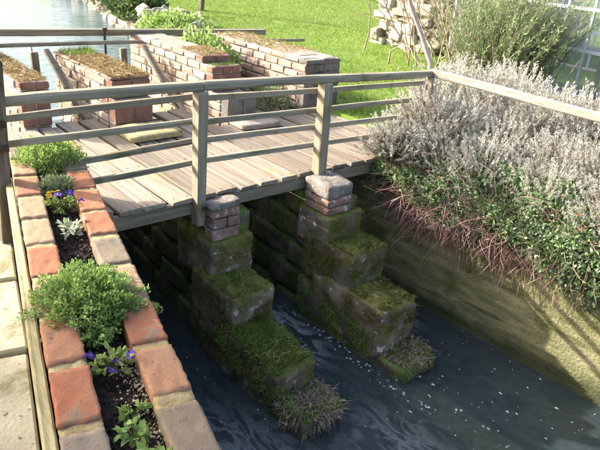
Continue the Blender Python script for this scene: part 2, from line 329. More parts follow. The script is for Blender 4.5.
def tubes(paths, r0, r1, sides=3):
    V = []; F = []
    for pth in paths:
        pth = np.asarray(pth, float); n = len(pth); base = len(V)
        for i in range(n):
            t = pth[min(i + 1, n - 1)] - pth[max(i - 1, 0)]; t /= np.linalg.norm(t) + 1e-9
            u = np.cross(t, (0.3, .2, 1) if abs(t[2]) < .9 else (1, .1, 0)); u /= np.linalg.norm(u) + 1e-9; w = np.cross(t, u)
            ra = r0 if np.isscalar(r0) else r0[i]; r = ra + (r1 - ra) * i / (n - 1)
            for k in range(sides):
                an = 2 * math.pi * k / sides; V.append(pth[i] + r * (math.cos(an) * u + math.sin(an) * w))
        for i in range(n - 1):
            for k in range(sides):
                k2 = (k + 1) % sides; F.append([base + i * sides + k, base + i * sides + k2, base + (i + 1) * sides + k2, base + (i + 1) * sides + k])
    return np.array(V), np.array(F)
def unit(v): return v / (np.linalg.norm(v, axis=1, keepdims=True) + 1e-9)
def leaves(P, D, Ln, Wd, fold=.25, R=rng):
    P = np.asarray(P, float); D = unit(np.asarray(D, float)); n = len(P)
    Sd = unit(np.cross(D, R.normal(size=(n, 3)))); Nn = np.cross(D, Sd)
    Ln = np.broadcast_to(Ln, n)[:, None] * R.uniform(.7, 1.3, (n, 1)); Wd = np.broadcast_to(Wd, n)[:, None] * R.uniform(.75, 1.25, (n, 1))
    mid = P + D * Ln * .5
    V = np.stack([P, mid + Sd * Wd * .5 + Nn * Wd * fold, P + D * Ln, mid - Sd * Wd * .5 + Nn * Wd * fold], 1).reshape(-1, 3)
    b = np.arange(n)[:, None] * 4
    return V, np.concatenate([b + [0, 1, 2], b + [0, 2, 3]], 0)
def leaves6(P, D, Ln, Wd, fold=.25, R=rng):
    P = np.asarray(P, float); D = unit(np.asarray(D, float)); n = len(P)
    Sd = unit(np.cross(D, R.normal(size=(n, 3)) * .6 + [0, 0, 1.0])); Nn = np.cross(Sd, D)
    Ln = np.broadcast_to(Ln, n)[:, None] * R.uniform(.7, 1.3, (n, 1)); Wd = np.broadcast_to(Wd, n)[:, None] * R.uniform(.75, 1.25, (n, 1))
    at = lambda t, w, h: P + D * Ln * t + Sd * Wd * w + Nn * Wd * h
    V = np.stack([P, at(.35, .42, fold), at(.72, .40, fold * .8), at(1, 0, -.15), at(.72, -.40, fold * .8), at(.35, -.42, fold), at(.5, 0, 0)], 1).reshape(-1, 3)
    b = np.arange(n)[:, None] * 7
    return V, np.concatenate([b + [6, i, (i + 1) % 6] for i in range(6)], 0)
def blades(P, D, Ln, Wd, R=rng):
    n = len(P); D = unit(D); Sd = unit(np.cross(D, R.normal(size=(n, 3))))
    Ln = Ln * R.uniform(.5, 1.4, (n, 1)); Wd = Wd * R.uniform(.7, 1.3, (n, 1))
    V = np.stack([P - Sd * Wd * .5, P + Sd * Wd * .5, P + D * Ln], 1).reshape(-1, 3)
    return V, np.arange(3 * n).reshape(-1, 3)
def join(*vf):
    V = []; F = []; k = 0
    for v, f in vf:
        f = np.asarray(f)
        if f.shape[1] == 4: f = np.concatenate([f[:, [0, 1, 2]], f[:, [0, 2, 3]]])
        V.append(v); F.append(f + k); k += len(v)
    return np.concatenate(V), np.concatenate(F)
def sph(n, R=rng, zmin=-1):
    v = unit(R.normal(size=(n * 3, 3))); v = v[v[:, 2] > zmin][:n]; return v

# ------------------------------------------------------------------ the setting
WZ, PZ = -1.10, -.25            # stream level, pond level
tag(link('stream_bed', mesh('stream_bed', [(-400, -400, -1.75), (400, -400, -1.75), (400, 400, -1.75), (-400, 400, -1.75)], [[0, 1, 2, 3]]), 'earth'), kind='structure')
def sheet(name, m, x0, x1, y0, y1, z):
    return tag(link(name, mesh(name, [(x0, y0, z), (x1, y0, z), (x1, y1, z), (x0, y1, z)], [[0, 1, 2, 3]]), m), kind='structure')
sheet('stream_water', 'stream', -.6, 3.8, -8, 5.55, WZ)
sheet('pond_water', 'pond', -60, 30, 5.56, 90, PZ)
# lawn to the right of the pond and behind the flower bed
BK = [(-10, 4.02), (3.2, 4.02), (5.4, 4.02), (6.2, 4.1), (7.4, 4.3), (8.8, 4.75), (10.4, 5.15), (12.5, 5.65), (15.8, 6.5), (25, 7.0), (60, 5), (120, 0)]
def xb(y): return np.interp(y, [p[0] for p in BK], [p[1] for p in BK])
def gz(x, y): return .04 + .10 * (1 - math.exp(-max(0, y - 4.5) / 4)) + .03 * mnoise.noise(Vector((x * .4, y * .4, 0))) + .012 * max(0, math.hypot(x, y) - 9)
ys = np.concatenate([np.arange(-10, 3, 1.0), np.arange(3, 16, .35), np.arange(16, 120, 4.0)]); ts = np.concatenate([[0, .02], np.linspace(.1, 1, 34) ** 2.2 * 110])
V = []; F = []
for y in ys:
    x0 = xb(y) + .10
    V.append((x0, y, -1.7))
    for t in ts: V.append((x0 + t, y, gz(x0 + t, y)))
nc = len(ts) + 1
for i in range(len(ys) - 1):
    for j in range(nc - 1): a = i * nc + j; F.append((a, a + 1, a + nc + 1, a + nc))
tag(link('lawn', mesh('lawn', V, F, True), 'lawn'), kind='structure')
n = 150000                                       # short turf, nearest part
dd = rng.uniform(0, 1, n) ** 1.3; gy = rng.uniform(3.2, 15.5, n); gx = xb(gy) + .12 + dd * 11
ok = (gx - 0) * 1.0 < 13; gx, gy = gx[ok], gy[ok]
ok = ~((gx < 4.45) & (gy > 4.4) & (gy < 5.5)); gx, gy = gx[ok], gy[ok]
P = np.stack([gx, gy, [gz(a, b) - .003 for a, b in zip(gx, gy)]], 1)
v, f = blades(P, np.stack([rng.normal(0, .45, len(P)), rng.normal(0, .45, len(P)), np.ones(len(P))], 1), .035, .009)
tag(link('grass', mesh('grass', v, f), 'grass'), 'short bright green lawn grass beyond the footbridge', 'grass', kind='stuff')
# flower bed behind the right channel wall
V = []; F = []; gxs = np.linspace(3.75, 8.5, 24); gys = np.linspace(-1, 3.2, 22)
for y in gys:
    for x in gxs: V.append((x, y, -.10 + .13 * min(1, (x - 3.75) / .6) + .06 * mnoise.noise(Vector((x * 2, y * 2, 3))) + .02))
for i in range(21):
    for j in range(23): a = i * 24 + j; F.append((a, a + 1, a + 25, a + 24))
for vv in range(len(V)): V[vv] = (V[vv][0], V[vv][1], V[vv][2] + .05)
tag(link('flower_bed', mesh('flower_bed', V, F, True), 'earth'), kind='structure')
# left bank under the paving
A0 = (.344 - .25 * 1.18, 0.0)
def pl(u, v, z=0.0):            # planter frame: u along, v across from its left edge
    return (A0[0] + .2425 * u + .970 * v, A0[1] + .970 * u - .2425 * v, z)
p0, p1 = pl(-9, -.05), pl(5.2, -.05)
q = [(-60, p0[1], -.045), (p0[0], p0[1], -.045), (p1[0], p1[1], -.045), (-60, p1[1], -.045)]
V = q + [(a, b, -1.7) for a, b, c in q]
tag(link('paved_bank', mesh('paved_bank', V, [[0, 1, 2, 3], [1, 5, 6, 2], [2, 6, 7, 3], [0, 4, 5, 1]]), 'sandjoint'), kind='structure')
pav = tag(link('pavement', None), kind='structure')
usplit = [-1.2, -.55, .12, .80, 1.46, 2.14, 2.72, 3.35, 4.05, 4.7]
usplit = [u + .0 for u in usplit]
for k in range(len(usplit) - 1):
    for (va, vb, off) in ((-.62, -.044, 0), (-1.25, -.64, .3), (-1.9, -1.27, .1)):
        u0, u1 = usplit[k] + .012 + off, usplit[k + 1] - .012 + off
        c = pl((u0 + u1) / 2, (va + vb) / 2)
        o = link('paving_slab', cbox('paving_slab', vb - va - .012, u1 - u0, .06, .008, .004), 'slab', pav, (c[0], c[1], -.03 + rng.normal(0, .003)), (rng.normal(0, .004), rng.normal(0, .004), -math.atan(.25)))

# ------------------------------------------------------------------ channel walls
def face_wall(name, m, fx, y0, y1, z0, z1, sgn, label, cat, thick=.28):
    """rough cast wall whose face follows x = fx(y); sgn = side the channel lies on"""
    ny, nz = int((y1 - y0) / .06), int((z1 - z0) / .035); V = []; F = []
    for i in range(ny + 1):
        y = y0 + (y1 - y0) * i / ny
        for j in range(nz + 1):
            z = z0 + (z1 - z0) * j / nz
            g_ = .010 * mnoise.noise(Vector((y * 2.2, z * 7, 1))) + .006 * mnoise.noise(Vector((y * 9, z * 18, 4)))
            if (j % 6) == 0 and j: g_ -= .014 * (mnoise.noise(Vector((y * 1.5, z * 3, 9))) + .7)
            V.append((fx(y) + sgn * g_, y, z))
        V.append((fx(y) - sgn * thick, y, z1 + .0))
    nc = nz + 2
    for i in range(ny):
        for j in range(nc - 1): a = i * nc + j; F.append((a, a + nc, a + nc + 1, a + 1) if sgn < 0 else (a, a + 1, a + nc + 1, a + nc))
    return tag(link(name, mesh(name, V, F, True), m), label, cat)
face_wall('channel_wall', 'concrete', lambda y: 3.665 - .045 * (y - 1) / 1.4, -3, 5.6, -1.7, -.06, -1, 'olive stained concrete channel wall below the lavender bed', 'wall', .45)
face_wall('retaining_wall', 'wetstone', lambda y: .656 + .25 * (y - .96) - .012, -3, 5.4, -1.7, -.05, 1, 'dark wet channel wall below the brick planter', 'wall', .2)

# ------------------------------------------------------------------ brick planter
PT = .33
planter = thing('brick_planter', 'long narrow red brick planter filled with dark soil beside the channel', 'planter', pl(0, 0), -math.atan(.25))
U1 = 3.72
piece('mortar_bed', 'mortar', .001, .109, -1.5, U1 - .003, .0, PT - .010, planter, .006)
piece('mortar_bed', 'mortar', .251, .360, -1.5, U1 - .003, .0, PT - .010, planter, .006)
def brick_row(v0, v1, u_start):
    u = u_start - .27 * 10
    while u < U1:
        a, b = u + .018 + rng.normal(0, .003), min(u + .252 + rng.normal(0, .004), U1)
        if a > -1.5 and b - a > .05:
            zt_ = PT + rng.normal(.001, .002)
            link('brick', rough('brick', v1 - v0, b - a, .08, 10 if a > .5 else 2, .0042, int(rng.integers(999)), 1, 38), 'planterbrick', planter, ((v0 + v1) / 2, (a + b) / 2, zt_ - .04), (0, 0, rng.normal(0, .012)))
            if a > .5: link('mortar', rough('mortar', v1 - v0 - .004, .06, .05, 5, .005, int(rng.integers(999)), 1, 30), 'mortar', planter, ((v0 + v1) / 2, a - .019, zt_ - .033 + rng.normal(0, .002)), (rng.normal(0, .05), 0, rng.normal(0, .03)))
            for dz in (.08, .16, .24): piece('brick', 'planterbrick', v0 + .002, v1 - .002, a + .12 * (dz != .16), b + .12 * (dz != .16), PT - .07 - dz, PT - .005 - dz, planter, .006, .002) if b + .12 < U1 else None
        u += .27
brick_row(-.002, .110, 1.285); brick_row(.248, .362, 1.30)
for va in (.02, .135, .25): piece('brick', 'planterbrick', va, va + .103, U1 + .006, U1 + .10, PT - .09, PT - .012, planter, .006, .003)
ny, nx = 110, 8; V = []; F = []
for i in range(ny + 1):
    for j in range(nx + 1):
        u = -1.4 + (U1 + 1.4) * i / ny; v_ = .10 + .16 * j / nx
        V.append((v_, u, PT - .06 + .018 * mnoise.noise(Vector((u * 9, v_ * 9, 0))) + .012 * mnoise.noise(Vector((u * 31, v_ * 31, 2)))))
for i in range(ny):
    for j in range(nx): a = i * (nx + 1) + j; F.append((a, a + 1, a + nx + 2, a + nx + 1))
link('soil', mesh('soil', V, F, True), 'soil', planter)
# crumbs, grit and pale pebbles on the soil
def nuggets(n, us, ms, size, name, m, seed):
    R = np.random.default_rng(seed); V = []; F = []
    octv = np.array([(1, 0, 0), (-1, 0, 0), (0, 1, 0), (0, -1, 0), (0, 0, 1), (0, 0, -1)], float)
    octf = np.array([(0, 2, 4), (2, 1, 4), (1, 3, 4), (3, 0, 4), (2, 0, 5), (1, 2, 5), (3, 1, 5), (0, 3, 5)])
    for k in range(n):
        u = us(R); v_ = ms(R); s = size * R.uniform(.5, 1.5)
        V.append(octv * s * R.uniform(.6, 1.2, 3) + (v_, u, PT - .055 + .018 * mnoise.noise(Vector((u * 9, v_ * 9, 0))) + s * .2)); F.append(octf + 6 * k)
    o = link(name, mesh(name, np.concatenate(V), np.concatenate(F), True), m, planter); o['kind'] = 'stuff'
nuggets(520, lambda R: R.uniform(.9, 1.62), lambda R: .255 - abs(R.normal(0, .035)), .0048, 'pebbles', 'pebble', 3)
nuggets(90, lambda R: R.uniform(1.6, 3.6), lambda R: R.uniform(.11, .25), .004, 'pebbles', 'pebble', 4)
nuggets(2600, lambda R: R.uniform(.8, 3.7), lambda R: R.uniform(.108, .252), .006, 'soil_crumbs', 'soil', 5)
edge = bar('edging_board', 'edgewood', pl(-1.6, -.024, .135), pl(3.2, -.024, .135), .038, .37, None, .006, 0, .002)
tag(edge, 'lichen stained timber board edging the brick planter along the paving', 'board')

# ------------------------------------------------------------------ footbridge
YD = 3.09
WALLX = [(1.40, 1.68, 4.90), (2.04, 2.48, 4.68), (2.92, 3.38, 4.39), (3.84, 4.40, 4.40)]
br = thing('footbridge', 'weathered timber footbridge with plank deck and five-rail railing over two stone piers', 'bridge')
x = 1.195; k = 0
while x < 4.45:
    w = .143 + rng.normal(0, .005); gap = .020 + abs(rng.normal(0, .005))
    if k in (2, 7): gap += .012
    ye = 5.02 + rng.normal(0, .02)
    for a, b, yy in WALLX:
        if x + w > a and x < b: ye = min(ye, yy - .015)
    y0 = YD - .005 + rng.normal(0, .008)
    if x < 1.35: y0 += .02
    piece('plank', 'plank', x, x + w, y0, ye, -.032 + rng.normal(0, .002), rng.normal(0, .003), br, .004, .0025, (0, rng.normal(0, .008), rng.normal(0, .004)))
    x += w + gap; k += 1
nail = cbox('nail', .006, .006, .005, .002); nail.materials.append(MAT['iron'])
for o in [c for c in br.children if c.name.startswith('plank')]:
    for dx in (-.045, .045):
        for yy in (YD + .03, 3.75): link('nail', nail, None, br, (o.location.x + dx + rng.normal(0, .005), yy + rng.normal(0, .006), .003))
for yy, zz in ((YD + .03, -.118), (3.75, -.13), (4.45, -.13)):
    bar('beam', 'beamwood', (1.1, yy, zz + .042), (4.5, yy, zz + .030), .05, .088 if yy < 3.2 else .1, br, .005)
# front railing: posts and rails
def post(x0, z0, x1, z1, y, w, d): return bar('post', 'postwood', (x0, y, z0), (x1, y, z1), d, w, br, .006)
PY = YD - .028
def vpost(xb_, xt, zb, zt, y, wx, wy):
    me = cbox('post', wx, wy, zt - zb, .006, .0015)
    o = link('post', me, 'postwood', br, ((xb_ + xt) / 2, y, (zb + zt) / 2), (0, math.atan2(xt - xb_, zt - zb), 0)); return o
P1 = vpost(1.885, 1.895, -.185, .67, PY, .068, .075)
P2 = vpost(2.905, 2.89, -.245, .645, PY, .075, .085)
P2b = vpost(2.845, 2.845, -.215, -.035, PY + .035, .05, .05)
P3 = vpost(4.06, 4.06, -.2, .60, PY, .07, .075)
for xx, zz in ((1.885, -.06), (2.905, -.07)):
    b = link('bolt', cbox('bolt', .02, .012, .02, .004), 'iron', br, (xx + .01, PY - .045, zz), (0, .7, 0))
RY = YD + .028           # rails behind the posts
timber('handrail', 'railwood', (.70, RY - .02, .712), (1.918, RY - .02, .695), .072, .052, br, .011, .004, 1)
timber('handrail', 'railwood', (1.922, RY - .021, .698), (4.12, RY - .021, .618), .070, .052, br, .011, .004, 2)
RL = [((.74, .612), (1.90, .625)), ((.74, .488), (1.90, .475)), ((1.175, .335), (1.90, .355)), ((1.20, .208), (1.90, .218))]
RR = [((1.90, .612), (4.06, .545)), ((1.90, .468), (4.06, .412)), ((1.90, .352), (4.06, .282)), ((1.90, .218), (4.06, .145))]
for i_, (a, b) in enumerate(RL + RR):
    timber('rail', 'railwood', (a[0], RY + .012, a[1]), (b[0] - .002, RY + .012, b[1]), .03, .036, br, .005, .003, 5 + i_)
lp = thing('railing_post', 'thick mossy railing post standing on the paving beside the planter', 'post', (.755, 3.06, 0))
o = link('post', cbox('post', .058, .07, .95, .008, .002), 'darkwood', lp, (.012, 0, .44), (0, .05, 0))
link('bracket', cbox('bracket', .05, .03, .03, .004), 'iron', lp, (.015, -.045, .62)); link('bracket', cbox('bracket', .05, .03, .03, .004), 'iron', lp, (.015, -.045, .50))

# handrail along the lavender bed
gr_ = thing('garden_rail', 'bleached timber rail running through the lavender bed from the footbridge', 'rail')
timber('rail', 'palewood', (4.09, 3.10, .625), (4.0, .6, .62), .055, .062, gr_, .010, .006, 31, 26)
for yy in (1.0,): piece('post', 'postwood', 4.02, 4.09, yy - .035, yy + .035, -.1, .58, gr_, .006)

# ------------------------------------------------------------------ piers
def block(parent, x0, x1, y0, y1, z0, z1, m='pierstone', amp=.012, cuts=5, seed=0, sm=1, name='stone_block'):
    return link(name, rough(name, x1 - x0, y1 - y0, z1 - z0, cuts, amp, seed, sm), m, parent, ((x0 + x1) / 2, (y0 + y1) / 2, (z0 + z1) / 2), (0, 0, rng.normal(0, .015)))
def tuft(parent, name, m, x0, x1, y0, y1, z, n, ln, wd, spread=.7, droop=0, patch=.0, seed=1, slope=0):
    R = np.random.default_rng(seed); P = np.stack([R.uniform(x0, x1, n), R.uniform(y0, y1, n), np.full(n, z)], 1)
    keep = np.array([mnoise.noise(Vector((p[0] * 9 + seed, p[1] * 9, 0))) + R.normal(0, .12) > patch for p in P]); P = P[keep]
    P[:, 2] += slope * (P[:, 1] - (y0 + y1) / 2)
    P[:, 2] += np.array([.014 * mnoise.noise(Vector((p[0] * 12, p[1] * 12, seed))) for p in P])
    D = np.stack([R.normal(0, spread, len(P)), R.normal(0, spread, len(P)) - droop, np.abs(R.normal(.8, .3, len(P)))], 1)
    v, f = blades(P, D, ln, wd, R); o = link(name, mesh(name, v, f), m, parent); o['kind'] = 'stuff'; return o
def fringe(parent, m, x0, x1, y0, y1, z0, z1, n, ln, seed, side='x'):
    """moss hanging on a vertical face"""
    R = np.random.default_rng(seed); P = np.stack([R.uniform(x0, x1, n), R.uniform(y0, y1, n), R.uniform(z0, z1, n)], 1)
    keep = np.array([mnoise.noise(Vector((p[0] * 8, p[1] * 8, p[2] * 8 + seed))) + R.normal(0, .15) > .02 for p in P]); P = P[keep]
    D = np.stack([R.normal(-.6 if side == 'x' else 0, .5, len(P)), R.normal(0 if side == 'x' else -.6, .5, len(P)), R.normal(-.3, .6, len(P))], 1)
    v, f = blades(P, D, ln, .006, R); o = link('moss', mesh('moss', v, f), m, parent); o['kind'] = 'stuff'
def weeds(parent, cx, cy, z, rx, ry, n, seed, ang=0):
    R = np.random.default_rng(seed); paths = []; LP = []; LD = []
    for k in range(n):
        a = R.uniform(0, 6.28); r = math.sqrt(R.uniform(0, 1)); px, py = cx + rx * r * math.cos(a), cy + ry * r * math.sin(a)
        d = np.array([R.normal(0, .9), R.normal(-.15, .9), R.uniform(.0, .75)]); p = np.array([px, py, z - .005 + .03 * R.uniform(0, 1) * (1 - r)]); L = R.uniform(.03, .13)
        pts = [p]
        for s in range(4): p = p + d / np.linalg.norm(d) * L / 4; d = d + R.normal(0, .45, 3) - [0, 0, .38]; pts.append(p)
        paths.append(pts)
        if R.uniform() < .6: LP.append(pts[2]); LD.append(d + R.normal(0, .6, 3))
    v, f = tubes(paths, .0022, .001); v2, f2 = leaves(LP, LD, .026, .009, .2, R)
    o = link('dry_weeds', mesh('dry_weeds', *join((v, f), (v2, f2))), 'dryweed', parent); o['kind'] = 'stuff'
    m_ = int(n * 1.1); P = np.stack([cx + rx * .9 * R.uniform(-1, 1, m_), cy + ry * .9 * R.uniform(-1, 1, m_), np.full(m_, z + .008)], 1)
    v, f = leaves(P, R.normal(0, 1, (m_, 3)) * [1, 1, .5] + [0, 0, .7], .024, .011, .2, R)
    o = link('weed_leaves', mesh('weed_leaves', v, f), 'moss', parent); o['kind'] = 'stuff'

def straw(parent, x0, x1, y0, y1, z, n, seed, m='straw', ln=.09):
    R = np.random.default_rng(seed); P = np.stack([R.uniform(x0, x1, n), R.uniform(y0, y1, n), z + R.uniform(0, .022, n)], 1)
    D = np.stack([R.normal(0, 1, n), R.normal(0, .8, n), R.normal(.05, .12, n)], 1)
    v, f = blades(P, D, ln, .006, R); o = link('dry_moss', mesh('dry_moss', v, f), m, parent); o['kind'] = 'stuff'
SK = .085
def body(parent, x0, x1, y0, y1, ztop, zbot, seed):
    """coursed stone body running upstream under the deck"""
    R = np.random.default_rng(seed); z = ztop; c = 0
    while z > zbot + .05:
        h = R.uniform(.19, .25); y = y0 + (0 if c % 2 == 0 else -.0); first = True
        while y < y1:
            L = R.uniform(.34, .58) * (.6 if first and c % 2 else 1); first = False
            ym = y + L / 2; s = SK * (ym - 2.95)
            block(parent, x0 + s + R.normal(0, .006), x1 + s + R.normal(0, .006), y + .008, y + L - .008, z - h + .012, z - .004, 'wetstone', .012, 4, int(R.integers(99)), 1)
            y += L
        z -= h; c += 1
    s0, s1 = SK * (y0 - 2.95), SK * (y1 - 2.95); e = .03
    V = [(x0 + s0 + e, y0 + e, zbot), (x1 + s0 - e, y0 + e, zbot), (x1 + s1 - e, y1 + .2, zbot), (x0 + s1 + e, y1 + .2, zbot)]
    V += [(a, b, ztop - .03) for a, b, _ in V]
    link('mortar_core', mesh('mortar_core', V, [[0, 1, 5, 4], [1, 2, 6, 5], [2, 3, 7, 6], [3, 0, 4, 7], [4, 5, 6, 7]]), 'wetstone', parent)

p1_ = thing('stone_pier', 'stepped mossy stone pier under the footbridge on the side of the brick planter', 'pier', group=None)
body(p1_, 1.93, 2.24, 2.99, 5.5, -.135, -1.5, 11)
for k, (za, zb) in enumerate(((-.275, -.203), (-.197, -.128))):
    if k == 0:
        piece('brick', 'pierbrick', 1.925, 2.133, 2.955, 3.06, za, zb, p1_, .008, .004)
    else:
        piece('brick', 'pierbrick', 1.928, 2.026, 2.952, 3.06, za, zb, p1_, .008, .004); piece('brick', 'pierbrick', 2.034, 2.136, 2.952, 3.06, za, zb, p1_, .008, .004)
piece('brick', 'pierbrick', 1.922, 2.130, 2.950, 3.058, -.122, -.062, p1_, .010, .004)
block(p1_, 1.915, 2.138, 2.945, 3.065, -.062, -.022, 'capstone', .007, 5, 3, 2, 'cap_stone')
block(p1_, 1.912, 2.245, 2.945, 3.40, -.62, -.282, 'pierstone', .017, 10, 5, 1)
block(p1_, 1.875, 2.21, 2.645, 3.15, -.95, -.525, 'pierstone', .019, 11, 8, 2)
block(p1_, 1.86, 2.18, 2.17, 2.95, -1.16, -.765, 'pierstone', .022, 12, 12, 2).rotation_euler[0] = .10
block(p1_, 1.865, 2.21, 1.92, 2.60, -1.45, -1.00, 'wetstone', .022, 12, 15, 1)
block(p1_, 1.90, 2.24, 2.35, 3.2, -1.5, -.93, 'wetstone', .022, 12, 17, 1)
tuft(p1_, 'moss', 'moss', 1.88, 2.19, 2.655, 2.94, -.525, 2600, .028, .005, .8, .3, -.1, 2)
tuft(p1_, 'moss', 'moss', 1.86, 2.16, 2.20, 2.74, -.765, 6500, .045, .0042, .8, .3, -.3, 3, .10)
tuft(p1_, 'moss', 'drymoss', 1.88, 2.19, 2.65, 2.94, -.53, 2500, .018, .006, .8, .3, -.2, 4)
tuft(p1_, 'moss', 'drymoss', 1.86, 2.16, 2.20, 2.74, -.77, 2000, .018, .006, .8, .3, -.2, 5, .10)
fringe(p1_, 'drymoss', 1.90, 2.19, 2.635, 2.65, -.76, -.53, 1800, .018, 6, 'y')
fringe(p1_, 'moss', 1.848, 1.856, 2.2, 2.8, -1.0, -.77, 2600, .022, 7)
fringe(p1_, 'moss', 1.87, 1.90, 1.95, 3.0, -1.09, -.86, 2600, .022, 8)
fringe(p1_, 'drymoss', 1.93, 2.24, 2.93, 2.945, -.50, -.30, 900, .016, 71, 'y')
fringe(p1_, 'drymoss', 1.855, 1.87, 2.65, 3.0, -.78, -.54, 1500, .018, 72)
fringe(p1_, 'moss', 1.87, 2.15, 2.175, 2.19, -1.0, -.78, 1500, .022, 73, 'y')
straw(p1_, 1.88, 2.15, 2.22, 2.70, -.765, 130, 81, ln=.07)

weeds(p1_, 2.04, 2.06, -.985, .17, .17, 900, 9)
fringe(p1_, 'dryweed', 1.88, 2.2, 1.90, 1.93, -1.09, -.98, 500, .05, 77, 'y')
fringe(p1_, 'dryweed', 1.855, 1.88, 1.95, 2.25, -1.09, -.98, 350, .05, 78)

p2_ = thing('stone_pier', 'stepped mossy stone pier under the footbridge on the side of the lavender bed', 'pier')
body(p2_, 2.77, 3.09, 2.80, 5.3, -.135, -1.5, 23)
for za, zb in ((-.232, -.172), (-.168, -.108)):
    piece('brick', 'pierbrick', 2.765, 2.985, 2.782, 3.05, za, zb, p2_, .014, .003)
block(p2_, 2.762, 2.988, 2.780, 3.055, -.112, -.004, 'capstone', .012, 9, 31, 4, 'cap_stone')
block(p2_, 2.750, 3.07, 2.742, 3.08, -.50, -.226, 'pierstone', .014, 10, 33, 1)
block(p2_, 2.735, 3.09, 2.475, 3.0, -.76, -.395, 'pierstone', .022, 11, 35, 3)
block(p2_, 2.725, 3.09, 2.13, 2.85, -1.05, -.655, 'pierstone', .024, 12, 38, 3)
block(p2_, 2.74, 3.10, 1.915, 2.60, -1.5, -1.01, 'wetstone', .022, 12, 40, 1)
block(p2_, 2.72, 3.10, 2.28, 3.0, -1.5, -.85, 'wetstone', .022, 12, 42, 1)
tuft(p2_, 'moss', 'moss', 2.74, 3.07, 2.48, 2.74, -.398, 2400, .026, .005, .8, .3, -.05, 12)
tuft(p2_, 'moss', 'drymoss', 2.74, 3.08, 2.48, 2.74, -.40, 2600, .017, .006, .8, .3, -.25, 13)
tuft(p2_, 'moss', 'moss', 2.74, 3.07, 2.15, 2.50, -.66, 1800, .026, .005, .8, .3, .05, 14)
tuft(p2_, 'moss', 'drymoss', 2.74, 3.08, 2.15, 2.50, -.662, 3200, .017, .006, .8, .3, -.3, 15)
fringe(p2_, 'drymoss', 2.74, 3.07, 2.468, 2.48, -.60, -.41, 1600, .018, 16, 'y')
fringe(p2_, 'drymoss', 2.74, 3.07, 2.12, 2.135, -.83, -.67, 1300, .018, 17, 'y')
fringe(p2_, 'moss', 2.715, 2.725, 2.2, 3.0, -1.09, -.86, 3600, .02, 18)
fringe(p2_, 'moss', 2.76, 3.07, 1.905, 1.92, -1.09, -1.0, 900, .02, 19, 'y')
fringe(p2_, 'drymoss', 2.715, 2.73, 2.5, 2.9, -.62, -.40, 1800, .018, 74)
fringe(p2_, 'drymoss', 2.715, 2.73, 2.15, 2.7, -.85, -.67, 2000, .018, 75)
fringe(p2_, 'drymoss', 2.76, 3.07, 2.722, 2.735, -.37, -.22, 900, .016, 76, 'y')
straw(p2_, 2.76, 3.05, 2.16, 2.45, -.655, 70, 82, ln=.06)
weeds(p2_, 2.93, 2.05, -.995, .16, .13, 700, 20)
# sunken footing and the gravel bar that continue the second pier under water
o = link('sunken_footing', rough('sunken_footing', .24, 1.9, .3, 9, .03, 50, 1, 4), 'sandjoint', None, (2.83, 1.05, -1.283), (0, 0, .03)); tag(o, 'brown sunken stone footing under the water below the stepped pier', 'footing')

# ------------------------------------------------------------------ foam on the stream
V = []; F = []; R = np.random.default_rng(5); base = 0
def fleck(x, y, s):
    global base
    k = 6; an = R.uniform(0, 6.28); el_ = R.uniform(.8, 2.2)
    V.append((x, y, WZ + .009))
    for i in range(k): r = s * R.uniform(.6, 1.25); V.append((x + r * math.cos(an + i * 6.283 / k), y + r * math.sin(an + i * 6.283 / k) * el_, WZ + .003))
    for i in range(k): F.append((base, base + 1 + i, base + 1 + (i + 1) % k))
    base += k + 1
for _ in range(30): fleck(R.uniform(3.1, 3.62), R.uniform(.9, 2.2), R.choice([.003, .004, .006, .009], p=[.4, .3, .2, .1]))
for _ in range(50): fleck(R.normal(2.9, .16), R.uniform(.9, 2.0), R.choice([.003, .004, .006, .009], p=[.4, .3, .2, .1]))
for _ in range(70): fleck(2.72 - abs(R.normal(0, .05)), R.uniform(1.6, 3.1), R.choice([.003, .005, .007]))
for _ in range(45): fleck(R.uniform(2.2, 2.7), R.uniform(.9, 3.0), R.choice([.002, .004, .006], p=[.6, .3, .1]))
for _ in range(90): fleck(R.uniform(1.0, 1.9), R.uniform(1.3, 3.0), R.choice([.002, .004, .007], p=[.6, .3, .1]))
tag(link('foam_flecks', mesh('foam_flecks', V, F), 'foam'), 'white foam flecks drifting on the dark stream', 'foam', kind='stuff')

